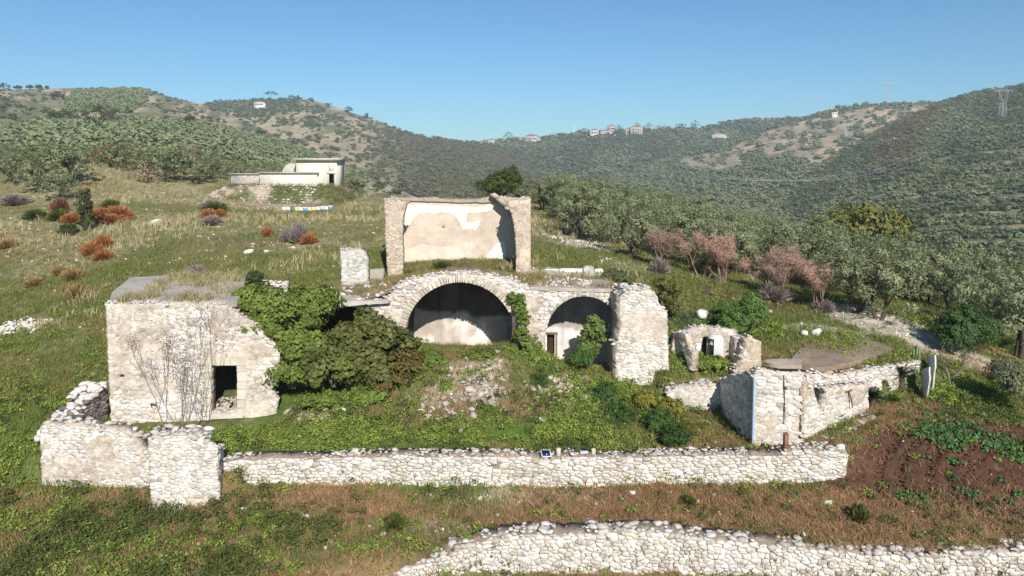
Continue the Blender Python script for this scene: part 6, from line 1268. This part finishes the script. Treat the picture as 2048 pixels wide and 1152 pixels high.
for i, (u, hn, h, w_, lab, kd, fl) in enumerate(((1362,'hill_village',9,13,'umbrella pine with flat crown right of the wide brown tree','umbrella_pine',.16),(1325,'hill_village',9,22,'wide rounded brownish tree on the village ridge','ridge_tree',.45),(1298,'hill_village',12,15,'tall rounded brown tree right of the three storey villa','ridge_tree',.45),(1390,'hill_village',14,11,'tall dark tree at the right end of the village ridge','ridge_tree',.42),(1237,'hill_village',12,13,'dark round tree between the long villa and the three storey villa','ridge_tree',.45),(1016,'hill_village',13,13,'dark tree between the small white house and the wide villa','ridge_tree',.45),(1274,'hill_village',14,9,'reddish tree rising behind the three storey villa','autumn_tree',.4),(1170,'hill_village',9,14,'dark trees left of the long villa','ridge_tree',.5),(1110,'hill_village',8,14,'low dark trees right of the wide villa','ridge_tree',.5),(1125,'hill_village',7,12,'low trees left of the antenna mast','ridge_tree',.5),
    (542,'hill_middle',15,20,'umbrella pine on the far left ridge','umbrella_pine',.18),(588,'hill_middle',11,16,'dark round tree on the far ridge right of the pine','ridge_tree',.4),(622,'hill_middle',8,9,'small lone tree on the far ridge','ridge_tree',.4),(697,'hill_middle',12,12,'dark tree on the descending far ridge','ridge_tree',.4),(733,'hill_middle',12,8,'narrow dark tree lower on the far ridge','ridge_tree',.45),
    (8,'hill_left',9,11,'dark tree at the left end of the near ridge','ridge_tree',.45),(36,'hill_left',6,8,'small tree second on the near left ridge','ridge_tree',.45),(60,'hill_left',6,7,'small tree third on the near left ridge','ridge_tree',.45),(78,'hill_left',6,6,'small tree fourth on the near left ridge','ridge_tree',.45),(94,'hill_left',4,5,'smallest tree on the near left ridge','ridge_tree',.45))):
    a_, b_ = (srgb(92,60,50), srgb(128,92,72)) if 'brown' in lab or 'redd' in lab else (srgb(46,62,42), srgb(80,94,60)); umbrella_pine(u, hn, h, w_, lab, 800 + i, kd, .985, fl, a_, b_)
for i, (u, v, lab, A, B, w_, h) in enumerate(((203, 243, 'large dark oak standing alone on the left hill above the groves', srgb(62,66,40), srgb(94,96,60), 17, 10), (127, 238, 'dark green round tree left of the large oak on the hill', srgb(48,68,34), srgb(78,96,48), 14, 6.5), (380, 240, 'small dark tree on the pale hill slope', srgb(52,62,40), srgb(84,92,58), 7, 5), (518, 268, 'blue-green round tree on the pale lower slope', srgb(48,66,50), srgb(78,96,70), 7, 6), (116, 194, 'dark round tree near the top of the left hill', srgb(52,64,40), srgb(84,92,58), 12, 8))):
    ss = np.linspace(0, 1, 400); p, vv = L1(np.full(400, float(u)), ss); k = int(np.argmin(np.abs(vv - v - 6))); r_ = np.random.default_rng(840 + i); t = thing('oak_tree', p[k], lab, 'oak tree'); m = MB(); tube(m, [(0, 0, -1), (0, 0, h * .5)], [.4, .25], 6, srgb(80, 68, 56)); m.obj('trunk', M_bark, t); m = MB(); leafcloud(m, crown(r_, (0, 0, h * .52), (w_ * .45, w_ * .4, h * .4), 40, w_ * .1, -.6, .4), 26, .8, A, B, r_, asp=.6); m.obj('crown', M_far, t)
def villa(u, hn, s, w_, d, floors, label, roofc=srgb(150,112,98), wallc=(.6,.56,.51), flatroof=False, rz=0.0, wing=0, ysh=0, dz=0):
    k_ = 1.5 if hn == 'hill_village' else (1.4 if hn == 'hill_bare' else 1.0); w_ *= k_; d *= k_; p = ridge_pt(u, None, hn, s) + [0, 0, 2.5]; t = thing('villa', p + np.array([0, ysh, dz]), label, 'villa', rz=rz); h = 3.0 * k_ * floors; m = MB(); box(m, (0, 0, h / 2 - 4), (w_, d, h + 8), wallc); m.obj('walls', M_plaster, t); m = MB()
    if flatroof: box(m, (0, 0, h + .15), (w_ + .6, d + .6, .35), (.6,.57,.52))
    else:
        e = .6; V = [(-w_/2-e, -d/2-e, h), (w_/2+e, -d/2-e, h), (w_/2+e, d/2+e, h), (-w_/2-e, d/2+e, h), (-w_/2+d/2, 0, h + d * .22), (w_/2-d/2, 0, h + d * .22)]; m.add(V, [(0, 1, 5, 4), (2, 3, 4, 5)], roofc); m.add(V, [(1, 2, 5), (3, 0, 4)], roofc); m.add(V, [(3, 2, 1, 0)], roofc)
    m.obj('roof', M_conc, t); nw = max(2, int(w_ / 3.2))
    for f_ in range(floors):
        for q in range(nw):
            m = MB(); box(m, (-w_/2 + w_ * (q + .5) / nw, -d/2 - .02, 3 * k_ * f_ + 1.6 * k_), (1.2 * k_, .16, 1.5 * k_), (.05,.055,.06)); m.obj('window', M_glass, t)
        if f_ > 0: m = MB(); box(m, (0, -d/2 - .7, 3 * k_ * f_ + .1), (w_ * .8, 1.4, .3), (.6,.56,.5)); box(m, (0, -d/2 - 1.35, 3 * k_ * f_ + .7), (w_ * .8, .1, 1.3), (.66,.62,.56)); m.obj('balcony', M_plaster, t)
    if wing: m = MB(); box(m, (w_/2 + wing/2, .5, 1.4 - 1), (wing, d * .8, 4.8), wallc); m.obj('side_wing', M_plaster, t)
    return t
villa(983, 'hill_village', .97, 9, 8, 1, 'small plain white house at the left end of the village ridge', flatroof=True, wallc=(.76,.75,.73)); villa(968, 'hill_village', .98, 8, 7, 1, 'low cream house just left of the plain white one', wallc=(.6,.54,.47), roofc=srgb(150,110,95))
villa(1063, 'hill_village', .965, 17, 12, 2, 'wide two storey villa with terracotta hip roof, left part of the ridge', wing=6); villa(1045, 'hill_village', .97, 10, 9, 1, 'low pinkish annex left of the wide two storey villa', wallc=(.6,.5,.44))
villa(1188, 'hill_village', .965, 11, 9, 2, 'white two storey villa at the left end of the long row', wallc=(.76,.74,.72)); villa(1212, 'hill_village', .975, 15, 9, 1, 'long low villa with red roof in the middle of the row', wallc=(.72,.67,.6)); villa(1222, 'hill_village', 1.0, 10, 9, 2, 'pale house rising behind the long low villa', dz=1)
villa(1272, 'hill_village', .955, 15, 11, 3, 'three storey pinkish villa with balconies on the ridge', wallc=(.72,.6,.53)); villa(1257, 'hill_village', .965, 8, 8, 2, 'small house touching the left side of the three storey villa', wallc=(.66,.58,.5)); villa(1437, 'hill_village', .86, 16, 11, 1, 'lone cream villa on the slope right of the village', wallc=(.72,.68,.6), roofc=srgb(190,160,135), wing=5)
villa(521, 'hill_middle', .93, 15, 11, 2, 'white villa with pink roof below the far left ridge', wallc=(.72,.7,.68)); villa(1668, 'hill_bare', .93, 5, 5, 1, 'tiny white hut near the top of the bare hill', wallc=(.74,.72,.7), flatroof=True)
p0, p1 = VR(1176, .955), VR(1240, .955); m = MB(); tube(m, [p0 + [0, -2, .4], (p0 + p1) / 2 + [0, -2, 1], p1 + [0, -2, .6]], 1.9, 4, (.6,.55,.46)); tag(m.obj('garden_wall', M_plaster), 'long cream garden wall below the villa row', 'garden wall')
p = VR(1148, .985); m = MB(); tube(m, [p + [0, 0, -1], p + [0, 0, 12], p + [0, 0, 26]], [.7, .6, .4], 6, (.75,.76,.78)); box(m, (p[0], p[1], p[2] + 12), (1.4, 1.4, 2.5), (.75,.76,.78)); tag(m.obj('antenna_mast', M_paint), 'thin white antenna mast on the village ridge', 'mast')
# pylons
def pylon(u, vb, vt, hn, label, s=None, base=None):
    ss = np.linspace(.2, 1, 500); p, vv = HILLS[hn](np.full(500, float(u)), ss); k = int(np.argmin(np.abs(vv - vb))); p = p[k]; H = (vb - vt) * p[1] / F; t = thing('pylon', p, label, 'pylon'); col = (.5,.5,.52); rr = max(.12, .00022 * p[1]); wb = H * .1; m = MB(); wst = H * .065; hw = H * .55
    for sx in (-1, 1):
        for sy in (-1, 1): tube(m, [(sx * wb, sy * wb, -2), (sx * wst, sy * wst, hw)], rr, 4, col)
    for q in range(6):
        z0, z1 = hw * q / 6, hw * (q + 1) / 6; a, b = wb + (wst - wb) * q / 6, wb + (wst - wb) * (q + 1) / 6
        for sy in (-1, 1): tube(m, [(-a, sy * a, z0), (b, sy * b, z1)], rr * .5, 3, col, cap=False); tube(m, [(a, sy * a, z0), (-b, sy * b, z1)], rr * .5, 3, col, cap=False)
    m.obj('lattice_tower', M_metal, t)
    for sx in (-1, 1):
        m = MB(); tube(m, [(sx * wst, -wst, hw), (sx * H * .17, 0, H * .97)], rr, 4, col); tube(m, [(sx * wst, wst, hw), (sx * H * .17, 0, H * .97)], rr, 4, col); tube(m, [(sx * wst * .1, 0, hw * 1.12), (sx * H * .13, 0, H * .97)], rr * .6, 4, col); m.obj('arm', M_metal, t)
    m = MB(); tube(m, [(-H * .33, 0, H * .95), (H * .33, 0, H * .95)], rr, 4, col); tube(m, [(-H * .33, 0, H * .95), (-H * .17, 0, H), (H * .17, 0, H), (H * .33, 0, H * .95)], rr * .7, 4, col); m.obj('crossbeam', M_metal, t)
    for sx in (-.3, 0, .3): m = MB(); tube(m, [(sx * H, 0, H * .95), (sx * H, 0, H * .87)], rr * .7, 4, (.4,.3,.28)); m.obj('insulator', M_metal, t)
    return p, H
pyA = pylon(2005, 236, 180, 'hill_right', 'tall steel lattice pylon on the wooded right hill, largest of the three'); pyB = pylon(1692, 277, 247, 'hill_bare', 'steel lattice pylon on the lower slope of the bare hill'); pyC = pylon(1777, 210, 166, 'hill_bare', 'faint steel pylon standing on the skyline of the bare hill')
EndP = P(1420, 396, 330); WL = []
for i, sx in enumerate((-.3, 0, .3)):
    a = pyA[0] + [sx * pyA[1], 0, pyA[1] * .87]; b = EndP + np.array([sx * 26, 0, 10]); pts = [a + (b - a) * q + [0, 0, -26 * 4 * q * (1 - q)] for q in np.linspace(0, 1, 22)]
    m = MB(); tube(m, pts, .05, 3, (.45,.46,.48), cap=False); tag(m.obj('power_line', M_metal), ('power cable on the left side of the large pylon', 'power cable hanging from the middle of the large pylon', 'power cable on the right side of the large pylon')[i], 'power line')
# warning spheres strung on the earth wires
a = pyA[0] + [-.2 * pyA[1], 0, pyA[1]]; b = EndP + np.array([0, 0, 30]); t = thing('earth_wire', tuple(a), 'earth wire with white and orange warning spheres running down from the large pylon', 'power line'); pts = [(b - a) * q + [0, 0, -22 * 4 * q * (1 - q)] for q in np.linspace(0, 1, 30)]; m = MB(); tube(m, pts, .04, 3, (.45,.46,.48), cap=False); m.obj('cable', M_metal, t)
for i in range(3, 27, 4): m = MB(); m.add(ICO2[0] * .42 + np.array(pts[i]), ICO2[1], (.8,.8,.8) if i % 8 else (.75,.35,.15)); m.obj('warning_sphere', M_paint, t)
for s_ in ol + ol2: s_.gone()

# ------------------------------------------------------------------ air
m = MB(); box(m, (0, 930, 40), (3400, 2100, 210)); hz_ = m.obj('haze', bpy.data.materials.new('haze_air')); tag(hz_, kind='stuff'); hm = hz_.data.materials[0]; hm.use_nodes = True; t_ = hm.node_tree; t_.nodes.clear()
ov = t_.nodes.new('ShaderNodeOutputMaterial'); pv_ = t_.nodes.new('ShaderNodeVolumePrincipled'); pv_.inputs['Color'].default_value = (.78, .88, 1, 1); pv_.inputs['Density'].default_value = .00021; pv_.inputs['Anisotropy'].default_value = 0.0
t_.links.new(pv_.outputs[0], ov.inputs['Volume'])
